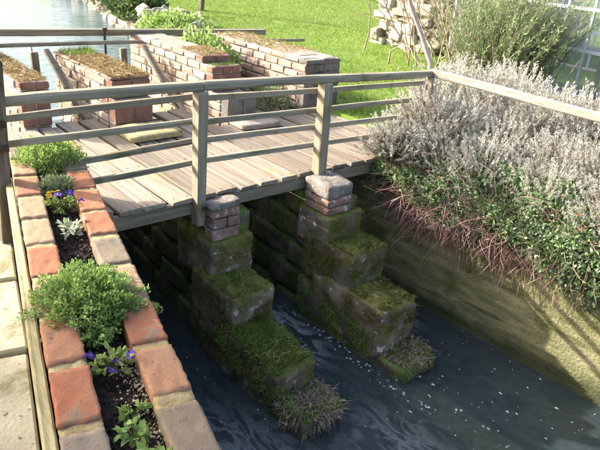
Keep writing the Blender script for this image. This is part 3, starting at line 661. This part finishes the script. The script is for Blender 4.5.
# ------------------------------------------------------------------ brick sluice walls upstream
def brick_wall(label, x0, x1, y0, y1, z0, tiers, soldier, seed, mtop=None, endmat='redbrick', zb=.0):
    """tiers: list of (y_front, z_top) from front to back; soldier: two upright blocks on the end face"""
    R = np.random.default_rng(seed)
    t = thing('brick_wall', label, 'wall', (0, 0, 0)); Wd = x1 - x0; CH = .075
    sk = lambda y: SK * .8 * (y - tiers[0][0])
    def fy(z):                       # front of the wall at height z
        for yf, zt in tiers:
            if z < zt - .01: return yf
        return tiers[-1][0]
    z = z0; c = 0; ztop = max(b for a, b in tiers)
    while z < ztop - .02:
        zt = min(z + CH, ztop); yf = fy(z + .03); mid = (z + zt) / 2
        capped = any(abs(zt - b) < .05 for a, b in tiers) or zt >= ztop - .01
        V = []
        ycore = y1 - .01
        piece('mortar', 'wallmortar', x0 + .011, x1 - .011, yf + .011, ycore, z + .0, zt - .006, t, .002).location.x += sk((yf + ycore) / 2) * 0
        rowm = (soldier and z < .2 - .02)
        # side faces
        for sx0, sx1 in ((x0, x0 + .1), (x1 - .1, x1)):
            y = yf + (.0 if c % 2 else .115)
            if soldier and z < .22 and z > z0 + .01 - 1: y = yf + .115
            while y < y1:
                L = (.215 if c % 2 == 0 else .215); b = min(y + L, y1)
                if b - y > .04: piece('brick', 'wallbrick', sx0 + R.normal(0, .003), sx1 + R.normal(0, .003), y + .006, b - .006, z + .006, zt - .006, t, .007, .003)
                y = b + .0
        # end face
        if not (soldier and z > zb - .03 and z < zb + .19):
            n = max(2, round(Wd / (.112 if c % 2 else .22)))
            for i in range(n):
                a = x0 + Wd * i / n; b = x0 + Wd * (i + 1) / n
                piece('brick', endmat if z > .1 else 'wallbrick', a + .005, b - .005, yf - .002 + R.normal(0, .003), yf + .105, z + .006, zt - .005, t, .007, .003)
        # covering layer
        if capped:
            yy = yf + .11
            while yy < y1 - .05:
                xx = x0 + .104
                if Wd > .3: piece('brick', 'wallbrick', xx, x1 - .104, yy + .005, min(yy + .105, y1), z + .012, zt - .008 + R.normal(0, .003), t, .006, .003)
                yy += .11
        z = zt; c += 1
    if soldier:
        w = Wd / 2; yf = tiers[0][0]
        for i in range(2): piece('end_block', soldier, x0 + w * i + .006, x0 + w * (i + 1) - .006, yf - .004, yf + .11, zb + .012, zb + .215, t, .008, .003)
    return t
w1 = brick_wall('low brick sluice wall beside the far end of the planter', 1.43, 1.665, 4.93, 6.3, -.3, [(4.93, .37)], 'redbrick', 1)
straw(w1, 1.44, 1.66, 4.95, 6.3, .368, 2600, 1, ln=.05)
w2 = brick_wall('brick sluice wall topped with straw coloured moss and two red end blocks', 2.085, 2.44, 4.705, 6.0, -.3, [(4.705, .23), (4.74, .40)], 'redbrick', 2)
straw(w2, 2.10, 2.43, 4.74, 5.7, .395, 4200, 2, ln=.055)
tuft(w2, 'moss', 'moss', 2.12, 2.42, 5.7, 6.0, .40, 1500, .05, .006, .7, 0, -.2, 41)
w3 = brick_wall('stepped brick sluice wall with two dark grey end blocks and orange top', 3.0, 3.32, 4.405, 6.3, -.3, [(4.405, .25), (4.66, .44), (4.83, .51)], 'bluebrick', 3)
straw(w3, 3.02, 3.31, 4.85, 5.25, .51, 700, 3, ln=.05)
tuft(w3, 'moss', 'moss', 3.05, 3.28, 4.68, 4.8, .44, 500, .03, .006, .8, 0, -.1, 43)
w4 = brick_wall('broad brick wall with dark brick end pillar at the edge of the lawn', 3.90, 4.36, 4.43, 6.15, -.3, [(4.43, .50)], 'bluebrick', 4, endmat='bluebrick')
straw(w4, 3.93, 4.35, 4.8, 6.1, .50, 1200, 4, ln=.05)
tuft(w4, 'moss', 'moss', 3.95, 4.40, 5.0, 6.1, .50, 900, .04, .006, .8, 0, .1, 45)
s_ = link('threshold_block', rough('threshold_block', .46, .36, .05, 5, .006, 61, 1), 'edgewood', None, (2.23, 4.40, .028), (0, 0, .02)); tag(s_, 'flat tan slab lying on the deck before the red end blocks', 'slab')
s_ = link('threshold_block', rough('threshold_block', .40, .26, .045, 5, .006, 62, 1), 'palewood', None, (3.19, 4.25, .026), (0, 0, -.03)); tag(s_, 'flat pale slab lying on the deck before the dark grey end blocks', 'slab')

# sluice timbers between the walls
def sluice(label, xa, xc, y, sd):
    t = thing('sluice_gate', label, 'sluice gate')
    R = np.random.default_rng(sd)
    for k in range(6): piece('board', 'darkwood', xa, xc, y - .02, y + .02, -1.6 + k * .232, -1.6 + k * .232 + .225, t, .004, .002)
    bar('post', 'darkwood', (xa + .05, y - .06, -1.6), (xa + .00, y - .06, .50), .06, .05, t, .006)
    bar('brace', 'beamwood', (xc - .05, y - .30, -.10), (xc - .20, y + .15, .48), .05, .035, t, .006)
    bar('brace', 'rubble', (xc - .02, y - .42, -.12), (xc - .16, y + .25, .44), .05, .05, t, .006)
    return t
sluice('dark timber sluice posts between the planter side wall and the straw topped wall', 1.73, 2.10, 5.5, 1)
sluice('dark timber sluice posts between the straw topped wall and the stepped wall', 2.53, 3.04, 5.5, 2)
sluice('sluice timbers between the stepped wall and the wall by the lawn', 3.40, 3.86, 5.45, 3)

# rails across the sluice walls
o = bar('sluice_beam', 'beamwood', (.9, 6.22, .565), (4.75, 6.22, .475), .09, .062, None, .008); tag(o, 'long square timber beam laid across the sluice walls', 'beam')
v, f = tubes([[(.9, 5.98, .475), (2.6, 5.98, .462), (3.8, 5.98, .44), (5.20, 5.98, .40)]], .021, .018, 10)
tag(link('round_pole', mesh('round_pole', v, f, True), 'railwood'), 'long round wooden pole lying in front of the square beam over the sluice walls', 'pole')
for xx, lab in ((1.62, 'rusty iron hanger on the beam above the low planter side wall'), (2.66, 'rusty iron hanger on the beam above the straw topped wall')):
    t = thing('iron_hanger', lab, 'hanger', (xx, 6.13, .3))
    link('rod', cbox('rod', .022, .02, .30, .004), 'iron', t, (0, 0, .12)); link('strap', cbox('strap', .05, .015, .04, .004), 'iron', t, (0, -.01, .26))
for xx in (2.98, 1.86):
    v, f = tubes([[(xx, 5.9, .46), (xx + .01, 5.9, .2), (xx + .03, 5.88, -.05)]], .006, .006, 5)
    tag(link('cord', mesh('cord', v, f, True), 'palewood'), 'thin pale cord hanging from the pole above the pond ' + ('beside the stepped wall' if xx > 2.5 else 'beside the low planter side wall'), 'cord')

# ------------------------------------------------------------------ pond bank of rubble stone
stones = [rough('stone', 1, 1, 1, 4, .09, 70 + k, 1, 2.6) for k in range(6)]
for me in stones: me.materials.append(MAT['rubble'])
bank = thing('bank_wall', 'rough rubble stone wall along the lawn side of the pond', 'wall', (4.5, 8, 0))
R = np.random.default_rng(8)
y = 6.25
while y < 19:
    L = R.uniform(.22, .42)
    for c in range(3):
        zz = -.28 + c * .16 + R.normal(0, .02)
        o = link('stone', stones[R.integers(6)], None, bank, (xb(y) + .06 + c * .05 + R.normal(0, .03) - 4.5, y - 8 + R.normal(0, .05), zz), (R.normal(0, .15), R.normal(0, .15), R.uniform(0, 6.28)))
        o.scale = (L * R.uniform(.7, 1), L * R.uniform(.9, 1.2), R.uniform(.14, .24))
    y += L * .85

def shrub(name, label, cat, c, r, n, m, leaf, wd, seed, group=None, stems=30, zmin=-.2, up=.4, lump=.25, fq=2.6):
    """leafy mound: stems plus leaves through an uneven volume"""
    R = np.random.default_rng(seed); t = thing(name, label, cat, c, 0, group)
    d = sph(n, R, zmin); n = len(d)
    lum = np.array([1 + lump * mnoise.noise(Vector(p * fq + [seed, 0, 0])) * 1.6 for p in d])[:, None]
    rad = R.uniform(.55, 1.05, (n, 1)) ** .6 * lum
    P = d * rad * np.array(r)
    D = d + R.normal(0, .55, (n, 3)) + [0, 0, up]
    v, f = (leaves6 if leaf < .03 else leaves)(P, D, leaf, wd, .25, R); link('foliage', mesh('foliage', v, f), m, t)
    ps = []
    for k in range(stems):
        e = P[R.integers(n)] * .95; ps.append([(R.normal(0, .1) * r[0], R.normal(0, .1) * r[1], min(0, zmin * r[2])), e * .5 + R.normal(0, .03, 3) * r[0], e])
    v, f = tubes(ps, .008 * r[2] + .002, .0015); link('stem', mesh('stem', v, f), 'lavstem', t)
    return t
shrub('ivy_bush', 'leafy green ivy growing in the gap beside the broad brick wall by the lawn', 'ivy', (3.62, 5.75, .10), (.25, .55, .42), 3800, 'mound', .05, .028, 3)
shrub('bank_bush', 'grey green bush hanging over the rubble bank of the pond', 'bush', (5.42, 11.0, .1), (.42, .75, .5), 4500, 'ivy', .08, .045, 4)
shrub('bank_bush', 'pale weedy bush on the pond bank beyond the hanging bush', 'bush', (6.0, 14.2, .1), (.45, .9, .4), 2500, 'greymound', .08, .045, 5)
shrub('weed_clump', 'low green weeds on the pond bank behind the stepped brick wall', 'weeds', (4.85, 8.5, .12), (.5, .7, .28), 3500, 'mound', .06, .03, 6)
shrub('weed_clump', 'low pale weeds at the foot of the broad wall by the deck', 'weeds', (3.72, 4.75, .0), (.18, .28, .2), 900, 'greymound', .04, .018, 7)
rp = thing('rubble_heap', 'small heap of rubble stones on the lawn edge behind the stepped wall', 'rubble', (5.1, 9.2, .15))
for k in range(16):
    o = link('stone', stones[R.integers(6)], None, rp, (R.normal(0, .3), R.normal(0, .45), .05 + abs(R.normal(0, .06))), (R.normal(0, .3), R.normal(0, .3), R.uniform(0, 6)))
    o.scale = (R.uniform(.15, .3), R.uniform(.15, .35), R.uniform(.12, .2))
t = thing('garden_stake', 'dark upright stake standing at the far edge of the lawn', 'stake', (6.75, 10.85, .1))
link('stake', cbox('stake', .11, .11, 1.4, .02, .01), 'darkwood', t, (0, 0, .6), (.03, .05, .3))

# ------------------------------------------------------------------ rubble pillar, post, poles and bare shrub
pil = thing('stone_pillar', 'pale rubble stone pillar ending the garden wall on the lawn', 'pillar', (8.12, 6.33, .1))
piece('core', 'wallmortar', -.315, .60, -.315, .7, -.1, 1.55, pil, .03)
zz = .06
while zz < 1.6:
    h = R.uniform(.09, .16); u = -.36
    while u < .62:
        L = R.uniform(.13, .28); o = link('stone', stones[R.integers(6)], None, pil, (u + L / 2, -.27 + R.normal(0, .03) - .10 * max(0, .5 - zz), zz), (R.normal(0, .1), R.normal(0, .1), R.normal(0, .15))); o.scale = (L * 1.05, R.uniform(.18, .28), h * 1.15); u += L
    u = -.30
    while u < .7:
        L = R.uniform(.13, .28); o = link('stone', stones[R.integers(6)], None, pil, (-.27 + R.normal(0, .035) - .10 * max(0, .6 - zz), u + L / 2, zz), (R.normal(0, .1), R.normal(0, .1), R.normal(0, .15))); o.scale = (R.uniform(.18, .3), L * 1.05, h * 1.15); u += L
    zz += h
t = thing('timber_stake', 'slim brown timber stake leaning beside the rubble pillar', 'stake', (8.0, 5.85, 0))
bar('stake', 'bark', (0, 0, 0), (.06, .05, 1.5), .075, .06, t, .01)
v, f = tubes([[(4.11, 3.13, .60), (4.10, 3.14, .70), (4.045, 3.22, .90), (3.96, 3.31, 1.12), (3.91, 3.36, 1.3)]], .022, .016, 8)
tag(link('leaning_pole', mesh('leaning_pole', v, f, True), 'pole'), 'pale leaning pole rising from the corner where the two rails meet', 'pole')
def bare(name, label, c, n, h, seed, spread):
    R = np.random.default_rng(seed); t = thing(name, label, 'shrub', c); paths = []; rad = []
    def grow(p, d, L, r, lev):
        pts = [p]
        for s in range(4):
            p = p + d / np.linalg.norm(d) * L / 4; d = d + R.normal(0, .28, 3); pts.append(p)
        paths.append((pts, r)); 
        if lev < 2:
            for s in range(3 if lev == 0 else 2): grow(pts[R.integers(2, 5)], d + R.normal(0, .8, 3), L * .6, r * .55, lev + 1)
    for k in range(n): grow(np.array([R.normal(0, spread), R.normal(0, spread), 0]), np.array([R.normal(0, .4), R.normal(0, .4), 1.0]), h * R.uniform(.6, 1), .013, 0)
    v, f = join(*[tubes([p], r, r * .5, 4) for p, r in paths]); link('branch', mesh('branch', v, f), 'bark', t); return t
bare('bare_shrub', 'tangle of bare brown branches beside the rubble pillar', (7.3, 5.3, .1), 34, 1.15, 5, .5)
bare('bare_shrub', 'tall bare brown twigs rising behind the rosemary bush', (9.0, 5.3, .1), 30, 1.4, 6, .5)
for k, (c, r, lab) in enumerate((((9.0, 6.8, .3), (1.0, .7, 1.2), 'brown leafless hedge behind the rubble pillar'), ((10.2, 5.9, .3), (1.0, .8, 1.2), 'brown leafless hedge behind the tall bare twigs'))):
    shrub('hedge', lab, 'hedge', c, r, 6000, 'hedge', .11, .03, 30 + k, stems=160, up=.8)

# ------------------------------------------------------------------ greenhouse
gh = thing('greenhouse', 'pale aluminium framed greenhouse with glass panes behind the lavender', 'greenhouse', (7.3, 3.6, 0))
GX, Y0, Y1 = 0.0, -2.4, 1.7
ysx = np.arange(Y0, Y1 + .01, .316)
for yy in ysx: piece('glazing_bar', 'alu', GX - .018, GX + .018, yy - .014, yy + .014, .05, 1.85, gh, .003)
for zz in (.08, .60, 1.06, 1.82): piece('cross_rail', 'alu', GX - .024, GX + .024, Y0 - .02, Y1 + .02, zz - .018, zz + .018, gh, .003)
for i in range(len(ysx) - 1):
    for za, zb in ((.10, .58), (.62, 1.04), (1.08, 1.80)): piece('pane', 'glass', GX - .003, GX + .003, ysx[i] + .017, ysx[i + 1] - .017, za, zb, gh, .001)
for xx in np.arange(.45, 2.3, .45):
    piece('glazing_bar', 'alu', xx - .014, xx + .014, Y1 - .018, Y1 + .018, .05, 1.85 + .25 * min(xx, 2.25 - xx), gh, .003)
    piece('glazing_bar', 'alu', xx - .014, xx + .014, Y0 - .018, Y0 + .018, .05, 1.85 + .25 * min(xx, 2.25 - xx), gh, .003)
for zz in (.08, .60, 1.82):
    piece('cross_rail', 'alu', .0, 2.25, Y1 - .02, Y1 + .02, zz - .018, zz + .018, gh, .003); piece('cross_rail', 'alu', 2.22, 2.27, Y0, Y1, zz - .018, zz + .018, gh, .003)
for yy in ysx[::2]: piece('glazing_bar', 'alu', 2.23, 2.262, yy - .014, yy + .014, .05, 1.85, gh, .003)
for i, yy in enumerate(ysx):
    bar('glazing_bar', 'alu', (0, yy, 1.83), (1.12, yy, 2.35), .028, .03, gh, .003); bar('glazing_bar', 'alu', (2.25, yy, 1.83), (1.12, yy, 2.35), .028, .03, gh, .003)
st = thing('staging_bench', 'wooden staging bench inside the greenhouse', 'bench', (7.75, 3.3, 0))
piece('bench_top', 'palewood', -.22, .22, -1.2, 1.2, .56, .60, st, .004)
for yy in (-1.1, 0, 1.1):
    for xx in (-.18, .18): piece('leg', 'palewood', xx - .025, xx + .025, yy - .025, yy + .025, .05, .56, st, .004)
def tray(c, sx, sy, sz, lab):
    t = thing('seed_tray', lab, 'tray', c)
    piece('base', 'tray', -sx / 2, sx / 2, -sy / 2, sy / 2, 0, .012, t, .003)
    for a, b, c_, d in ((-sx / 2, -sx / 2 + .012, -sy / 2, sy / 2), (sx / 2 - .012, sx / 2, -sy / 2, sy / 2), (-sx / 2 + .012, sx / 2 - .012, -sy / 2, -sy / 2 + .012), (-sx / 2 + .012, sx / 2 - .012, sy / 2 - .012, sy / 2)): piece('side', 'tray', a, b, c_, d, .012, sz, t, .003)
tray((7.64, 3.86, .60), .22, .40, .11, 'dark blue grey seed tray on the greenhouse bench')
t = thing('flower_pot', 'terracotta pot on the greenhouse bench beside the seed tray', 'pot', (7.72, 3.28, .60))
v, f = tubes([[(0, 0, 0), (0, 0, .12), (0, 0, .125), (0, 0, .15)]], [.05, .065, .075, .075], .075, 14); link('pot', mesh('pot', v, f, True), 'terracotta', t)
shrub('seedling_plant', 'green leafy plant standing inside the greenhouse', 'plant', (7.9, 2.75, .55), (.25, .4, .5), 900, 'mound', .07, .035, 9)

# ------------------------------------------------------------------ lavender, rosemary, ground cover
def lavender_mesh(seed, r, n, nl=64, leaf=.021, wd=.0046):
    """dome of radiating stems: pale young leaves at the tips, brown old leaves below"""
    R = np.random.default_rng(seed); ps = []; LP = []; LD = []; OP = []; OD = []
    for k in range(n):
        a = R.uniform(0, 6.28); tl = math.acos(R.uniform(.08, 1))
        d = np.array([math.sin(tl) * math.cos(a), math.sin(tl) * math.sin(a), math.cos(tl)])
        L = r * R.uniform(.72, 1.06) * (1 + .30 * mnoise.noise(Vector(d * 2.2 + np.array([seed, 0, 0]))))
        p = np.array([R.normal(0, .10) * r, R.normal(0, .10) * r, 0]); pts = [p]; dd = d.copy()
        for s in range(4):
            p = p + dd * L / 4; dd = dd + R.normal(0, .09, 3) + [0, 0, .12]; dd /= np.linalg.norm(dd); pts.append(p)
        ps.append(pts); pts = np.array(pts)
        tt = R.uniform(.40, 1, nl) ** .7 * 3.99; i = tt.astype(int); fr = (tt - i)[:, None]
        q = pts[i] * (1 - fr) + pts[np.minimum(i + 1, 4)] * fr; D = dd[None] * 1.0 + R.normal(0, .5, (nl, 3)); tip = tt > 2.35 + R.normal(0, .4)
        LP.append(q[tip]); LD.append(D[tip]); OP.append(q[~tip]); OD.append(D[~tip])
    return (mesh('foliage', *leaves(np.concatenate(LP), np.concatenate(LD), leaf, wd, .2, R)), mesh('old_foliage', *leaves(np.concatenate(OP), np.concatenate(OD), leaf, wd * .8, .2, R)), mesh('stem', *tubes(ps, .0026, .0012)))
LV = [lavender_mesh(100 + k, .40, n_) for k, n_ in enumerate((330, 300, 340, 310))]
for a, b, c in LV: a.materials.append(MAT['lavender']); b.materials.append(MAT['oldlavender']); c.materials.append(MAT['lavstem'])
R = np.random.default_rng(77)
def lav(x, y, z, s, label, group, k):
    t = thing('lavender_bush', label, 'lavender', (x, y, z), R.uniform(0, 6.28), group)
    a, b, c = LV[k % 4]; link('foliage', a, None, t); link('old_foliage', b, None, t); link('stem', c, None, t); t.scale = (s, s, s * R.uniform(.95, 1.15))
    return t
k = 0
lav(3.99, 2.90, .06, 1.2, 'lavender bush hiding the last post of the footbridge railing', None, 2)
lav(3.66, 3.02, .0, .92, 'twiggy lavender bush leaning over the deck end of the footbridge', None, 1)
ROWS = ((3.83, -.03, (.85, 1.0), (2.66, 2.22, 1.80, 1.36, .92), 'grey lavender bush at the channel edge above the green ground cover', 'lavender bushes at the channel edge'),
        (4.14, .02, (.95, 1.12), (2.86, 2.42, 1.98, 1.55, 1.1), 'grey lavender bush close under the bleached rail on its channel side', 'lavender bushes under the bleached rail'),
        (4.72, .06, (1.3, 1.45), (3.22, 2.78, 2.36, 1.94, 1.5, 1.1), 'tall grey lavender bush directly behind the bleached rail', 'lavender bushes directly behind the bleached rail'),
        (5.25, .08, (1.2, 1.4), (3.05, 2.5, 1.95, 1.4), 'grey lavender bush of the back row on the greenhouse side', 'back row lavender bushes'))
for x_, z_, sc, yy_, lab, grp in ROWS:
    for y in yy_: lav(x_ + R.normal(0, .04), y + R.normal(0, .04), z_ + R.normal(0, .025), R.uniform(*sc), lab, grp, k); k += 1
rm = thing('rosemary_bush', 'tall feathery green rosemary bush in front of the greenhouse', 'rosemary', (6.68, 3.42, .08))
fo = []; sm_ = []
for k, (dx, dy, s) in enumerate(((.15, .42, 1.15), (-.15, .55, 1.1), (.35, .6, 1.35), (-.1, .9, 1.2), (.25, 1.15, 1.25))):
    R2 = np.random.default_rng(300 + k); ps = []; LP = []; LD = []
    for _ in range(150):
        d = np.array([R2.normal(0, .33), R2.normal(0, .33), 1.0]); d /= np.linalg.norm(d); L = R2.uniform(.6, 1.05) * s; p = np.array([dx + R2.normal(0, .1), dy + R2.normal(0, .1), 0]); pts = [p]
        for q_ in range(4): p = p + d * L / 4; d = d + R2.normal(0, .1, 3) + [.02, -.03, 0]; d /= np.linalg.norm(d); pts.append(p)
        ps.append(pts); pts = np.array(pts); nl = 60
        tt = R2.uniform(.15, 1, nl) * 3.99; i = tt.astype(int); fr = (tt - i)[:, None]
        LP.append(pts[i] * (1 - fr) + pts[i + 1] * fr); LD.append(d[None] + R2.normal(0, .5, (nl, 3)))
    fo.append(leaves(np.concatenate(LP), np.concatenate(LD), .05, .009, .2, R2)); sm_.append(tubes(ps, .004, .0015))
link('foliage', mesh('foliage', *join(*fo)), 'rosemary', rm); link('stem', mesh('stem', *join(*sm_)), 'lavstem', rm)
# ground cover spilling over the channel wall
R = np.random.default_rng(91)
n = 26000; cy = R.uniform(.4, 3.12, n); cu = R.uniform(0, 1, n) ** .8
edge_z = np.array([-.25 + .20 * mnoise.noise(Vector((a * 1.9, 0, 2))) - .09 * np.interp(a, [.5, 1.2, 2.2, 3.1], [.4, 1.0, 1, -.6]) for a in cy])
cx = np.where(cu < .55, 3.60 - .07 * np.sin(cu / .55 * math.pi), 3.62 + (cu - .55) * .75); cz = np.where(cu < .55, edge_z + (0.04 - edge_z) * cu / .55, .06 + .10 * np.sin((cu - .55) * 5))
lump = np.array([.07 * mnoise.noise(Vector((a * 4, b * 5, c * 5))) for a, b, c in zip(cy, cx, cz)])
P = np.stack([cx - lump - .02 + R.normal(0, .015, n), cy, cz + lump + R.normal(0, .015, n)], 1)
D = np.stack([R.normal(-.5, .6, n), R.normal(-.1, .7, n), R.normal(.1, .6, n)], 1)
v, f = leaves(P, D, R.choice([.02, .03, .042], n), .017, .2, R)
o = link('ground_cover', mesh('ground_cover', v, f), 'cover'); tag(o, 'glossy green trailing ground cover spilling over the channel wall', 'ground cover', kind='stuff')
n = 60; P = np.stack([R.normal(3.66, .04, n), R.normal(1.32, .07, n), R.normal(.03, .04, n)], 1)
v, f = leaves(P, R.normal(0, 1, (n, 3)), .035, .016, .2, R); tag(link('red_leaves', mesh('red_leaves', v, f), 'berry'), 'few red autumn leaves among the green ground cover', 'leaves', kind='stuff')
ps = []
while len(ps) < 1700:
    y = R.uniform(.5, 3.0)
    if mnoise.noise(Vector((y * 3.3, 8, 0))) + R.normal(0, .22) < np.interp(y, [.6, 1.6, 2.0, 2.3, 2.75, 3.0], [.15, .1, -.1, -.4, -.3, .3]): continue
    ez = -.37 - .13 * np.interp(y, [.5, 1.4, 2.3, 2.75, 3.1], [.1, .4, 1.0, .8, -.5]) + .09 * mnoise.noise(Vector((y * 3.5, 3, 0)))
    z0_ = R.uniform(-.24, -.06); p = np.array([3.64 + R.normal(0, .03), y, z0_]); d = np.array([R.normal(-.6, .4), R.normal(.15, .75), R.normal(-.4, .45)]); L = max(.08, (z0_ - ez)) * R.uniform(.6, 1.5); pts = [p]
    for s_i in range(4): p = p + d / np.linalg.norm(d) * L / 4; d = d * [.6, .95, 1] + R.normal(0, .30, 3) + [0, 0, -.17]; pts.append(p)
    for q_ in pts: q_[0] = min(q_[0], 3.58)
    ps.append(pts)
v, f = tubes(ps, .0028, .0013); tag(link('hanging_twigs', mesh('hanging_twigs', v, f), 'twig'), 'red brown dead twigs hanging over the concrete channel wall', 'twigs', kind='stuff')
ps = []
for k in range(500):
    y = R.uniform(.6, 2.9); p = np.array([3.72 + R.normal(0, .12), y, .0]); d = np.array([R.normal(-.5, .5), R.normal(0, .6), R.uniform(.1, .9)]); L = R.uniform(.1, .26); pts = [p]
    for s in range(3): p = p + d / np.linalg.norm(d) * L / 3; d = d + R.normal(0, .25, 3); pts.append(p)
    ps.append(pts)
v, f = tubes(ps, .0026, .0013); tag(link('dead_stems', mesh('dead_stems', v, f), 'twig'), 'pinkish dead stems sprawling between lavender and ground cover', 'stems', kind='stuff')

# ------------------------------------------------------------------ plants in the planter
def mound(name, label, u, v_, r, h, n, m, leaf, wd, seed):
    return shrub(name, label, 'plant', pl(u, v_, PT - .05), (r[0], r[1], h), n, m, leaf, wd, seed, stems=60, zmin=-.05, up=.6, lump=.24, fq=4.2)
mound('mound_plant', 'large bright green leafy mound spilling over both brick rows', 1.90, .165, (.185, .215), .125, 13000, 'mound', .012, .008, 51)
mound('mound_plant', 'loose bright green trailing mound at the far end of the planter', 3.40, .19, (.17, .19), .15, 7500, 'mound', .013, .008, 52)
mound('mound_plant', 'flat grey green cushion plant beside the yellow and violet pansies', 3.02, .185, (.10, .11), .075, 1200, 'greymound', .018, .008, 53)
def clump(name, label, u, v_, n, leaf, wd, m, seed, h=.05, spread=.05, flowers=()):
    R = np.random.default_rng(seed); t = thing(name, label, 'plant', pl(u, v_, PT - .06)); ps = []; LP = []; LD = []
    for k in range(n):
        a = R.uniform(0, 6.28); e = np.array([math.cos(a) * spread * R.uniform(.2, 1), math.sin(a) * spread * R.uniform(.2, 1), h * R.uniform(.4, 1.1)])
        ps.append([(0, 0, 0), e * [.4, .4, .7], e]); 
        for j in range(3): LP.append(e * R.uniform(.7, 1)); LD.append(e * [1.2, 1.2, .4] + R.normal(0, .025, 3))
    lv = leaves6(LP, LD, leaf, wd, .15, R); link('foliage', mesh('foliage', *lv), m, t); link('stem', mesh('stem', *tubes(ps, .0016, .001)), m, t)
    for (fx, fy, fz, col, s) in flowers:
        V = [(0, 0, 0)]; F = []; 
        for q_ in range(5):
            a0 = q_ * 1.2566 + .3; b0 = len(V)
            for w_ in (-.55, -.3, 0, .3, .55): rr = s * (1 - .25 * abs(w_) * 1.5); V.append((rr * math.cos(a0 + w_ * 1.15), rr * math.sin(a0 + w_ * 1.15), .15 * s + .12 * s * math.sin(a0 * 3)))
            for j in range(4): F.append((0, b0 + j, b0 + j + 1))
        o = link('flower', mesh('flower', V, F), col, t, (fx, fy, fz), (R.normal(.45, .25), R.normal(-.25, .25), R.uniform(0, 6)))
        c_ = link('flower_eye', mesh('flower_eye', [(0, 0, .2 * s)] + [(.22 * s * math.cos(j * 1.047), .22 * s * math.sin(j * 1.047), .24 * s) for j in range(6)], [(0, 1 + j, 1 + (j + 1) % 6) for j in range(6)]), 'yellow' if col == 'violet' else 'violet', o)
    return t
clump('pansy_plant', 'pansy clump with yellow and violet flowers between the brick rows', 2.80, .18, 40, .026, .015, 'pansyleaf', 61, .07, .07,
      [(-.035, .035, .095, 'yellow', .019), (-.05, .01, .09, 'yellow', .017), (-.02, -.02, .10, 'violet', .021), (.045, .01, .085, 'violet', .019), (.075, -.05, .06, 'violet', .016), (.005, .06, .085, 'yellow', .016)])
clump('variegated_plant', 'small pale variegated leafy plant in bare soil', 2.53, .185, 14, .040, .022, 'paleleaf', 62, .05, .035)
clump('viola_plant', 'viola clump with dark violet flowers just beside the large mound', 1.545, .175, 26, .028, .016, 'pansyleaf', 63, .08, .06,
      [(-.055, .045, .06, 'violet', .019), (-.02, -.055, .055, 'violet', .018), (.05, -.035, .07, 'violet', .017), (.0, -.04, .07, 'violet', .015), (-.04, .06, .045, 'violet', .016)])
clump('seedling', 'small lobed green seedling among pale pebbles beside the viola', 1.335, .20, 12, .026, .018, 'mound', 64, .045, .035)
clump('seedling', 'small lobed green seedling among pale pebbles, next one along from the viola', 1.24, .18, 11, .026, .018, 'mound', 65, .045, .035)
clump('seedling', 'larger lobed green seedling among pale pebbles, farthest from the viola', 1.12, .20, 18, .030, .020, 'mound', 66, .05, .05)
clump('sprig', 'bright green sprig at the foot of the large mound', 1.70, .16, 24, .026, .014, 'mound', 67, .06, .05)

# ------------------------------------------------------------------ unseen evergreen, added on the left bank to shade the near paving and planter
R = np.random.default_rng(400)
yw = thing('shade_yew', 'dense dark green columnar yew tree added out of view to shade the near planter', 'tree', (-3.98, 6.2, -.05))
v, f = tubes([[(0, 0, 0), (.03, .02, .8), (0, .05, 2.0), (.05, 0, 3.6)]], .17, .06, 10); link('trunk', mesh('trunk', v, f, True), 'darkwood', yw)
d = sph(15000, R); n = len(d); rad = R.uniform(.3, 1.0, (n, 1)) ** .5 * np.array([1 + .16 * mnoise.noise(Vector(p * 3)) for p in d])[:, None]
v, f = leaves(d * rad * [1.45, 1.45, 2.3] + [0, 0, 2.9], d + R.normal(0, .6, (n, 3)) + [0, 0, .3], .17, .09, .25, R); link('crown', mesh('crown', v, f), 'ivy', yw)
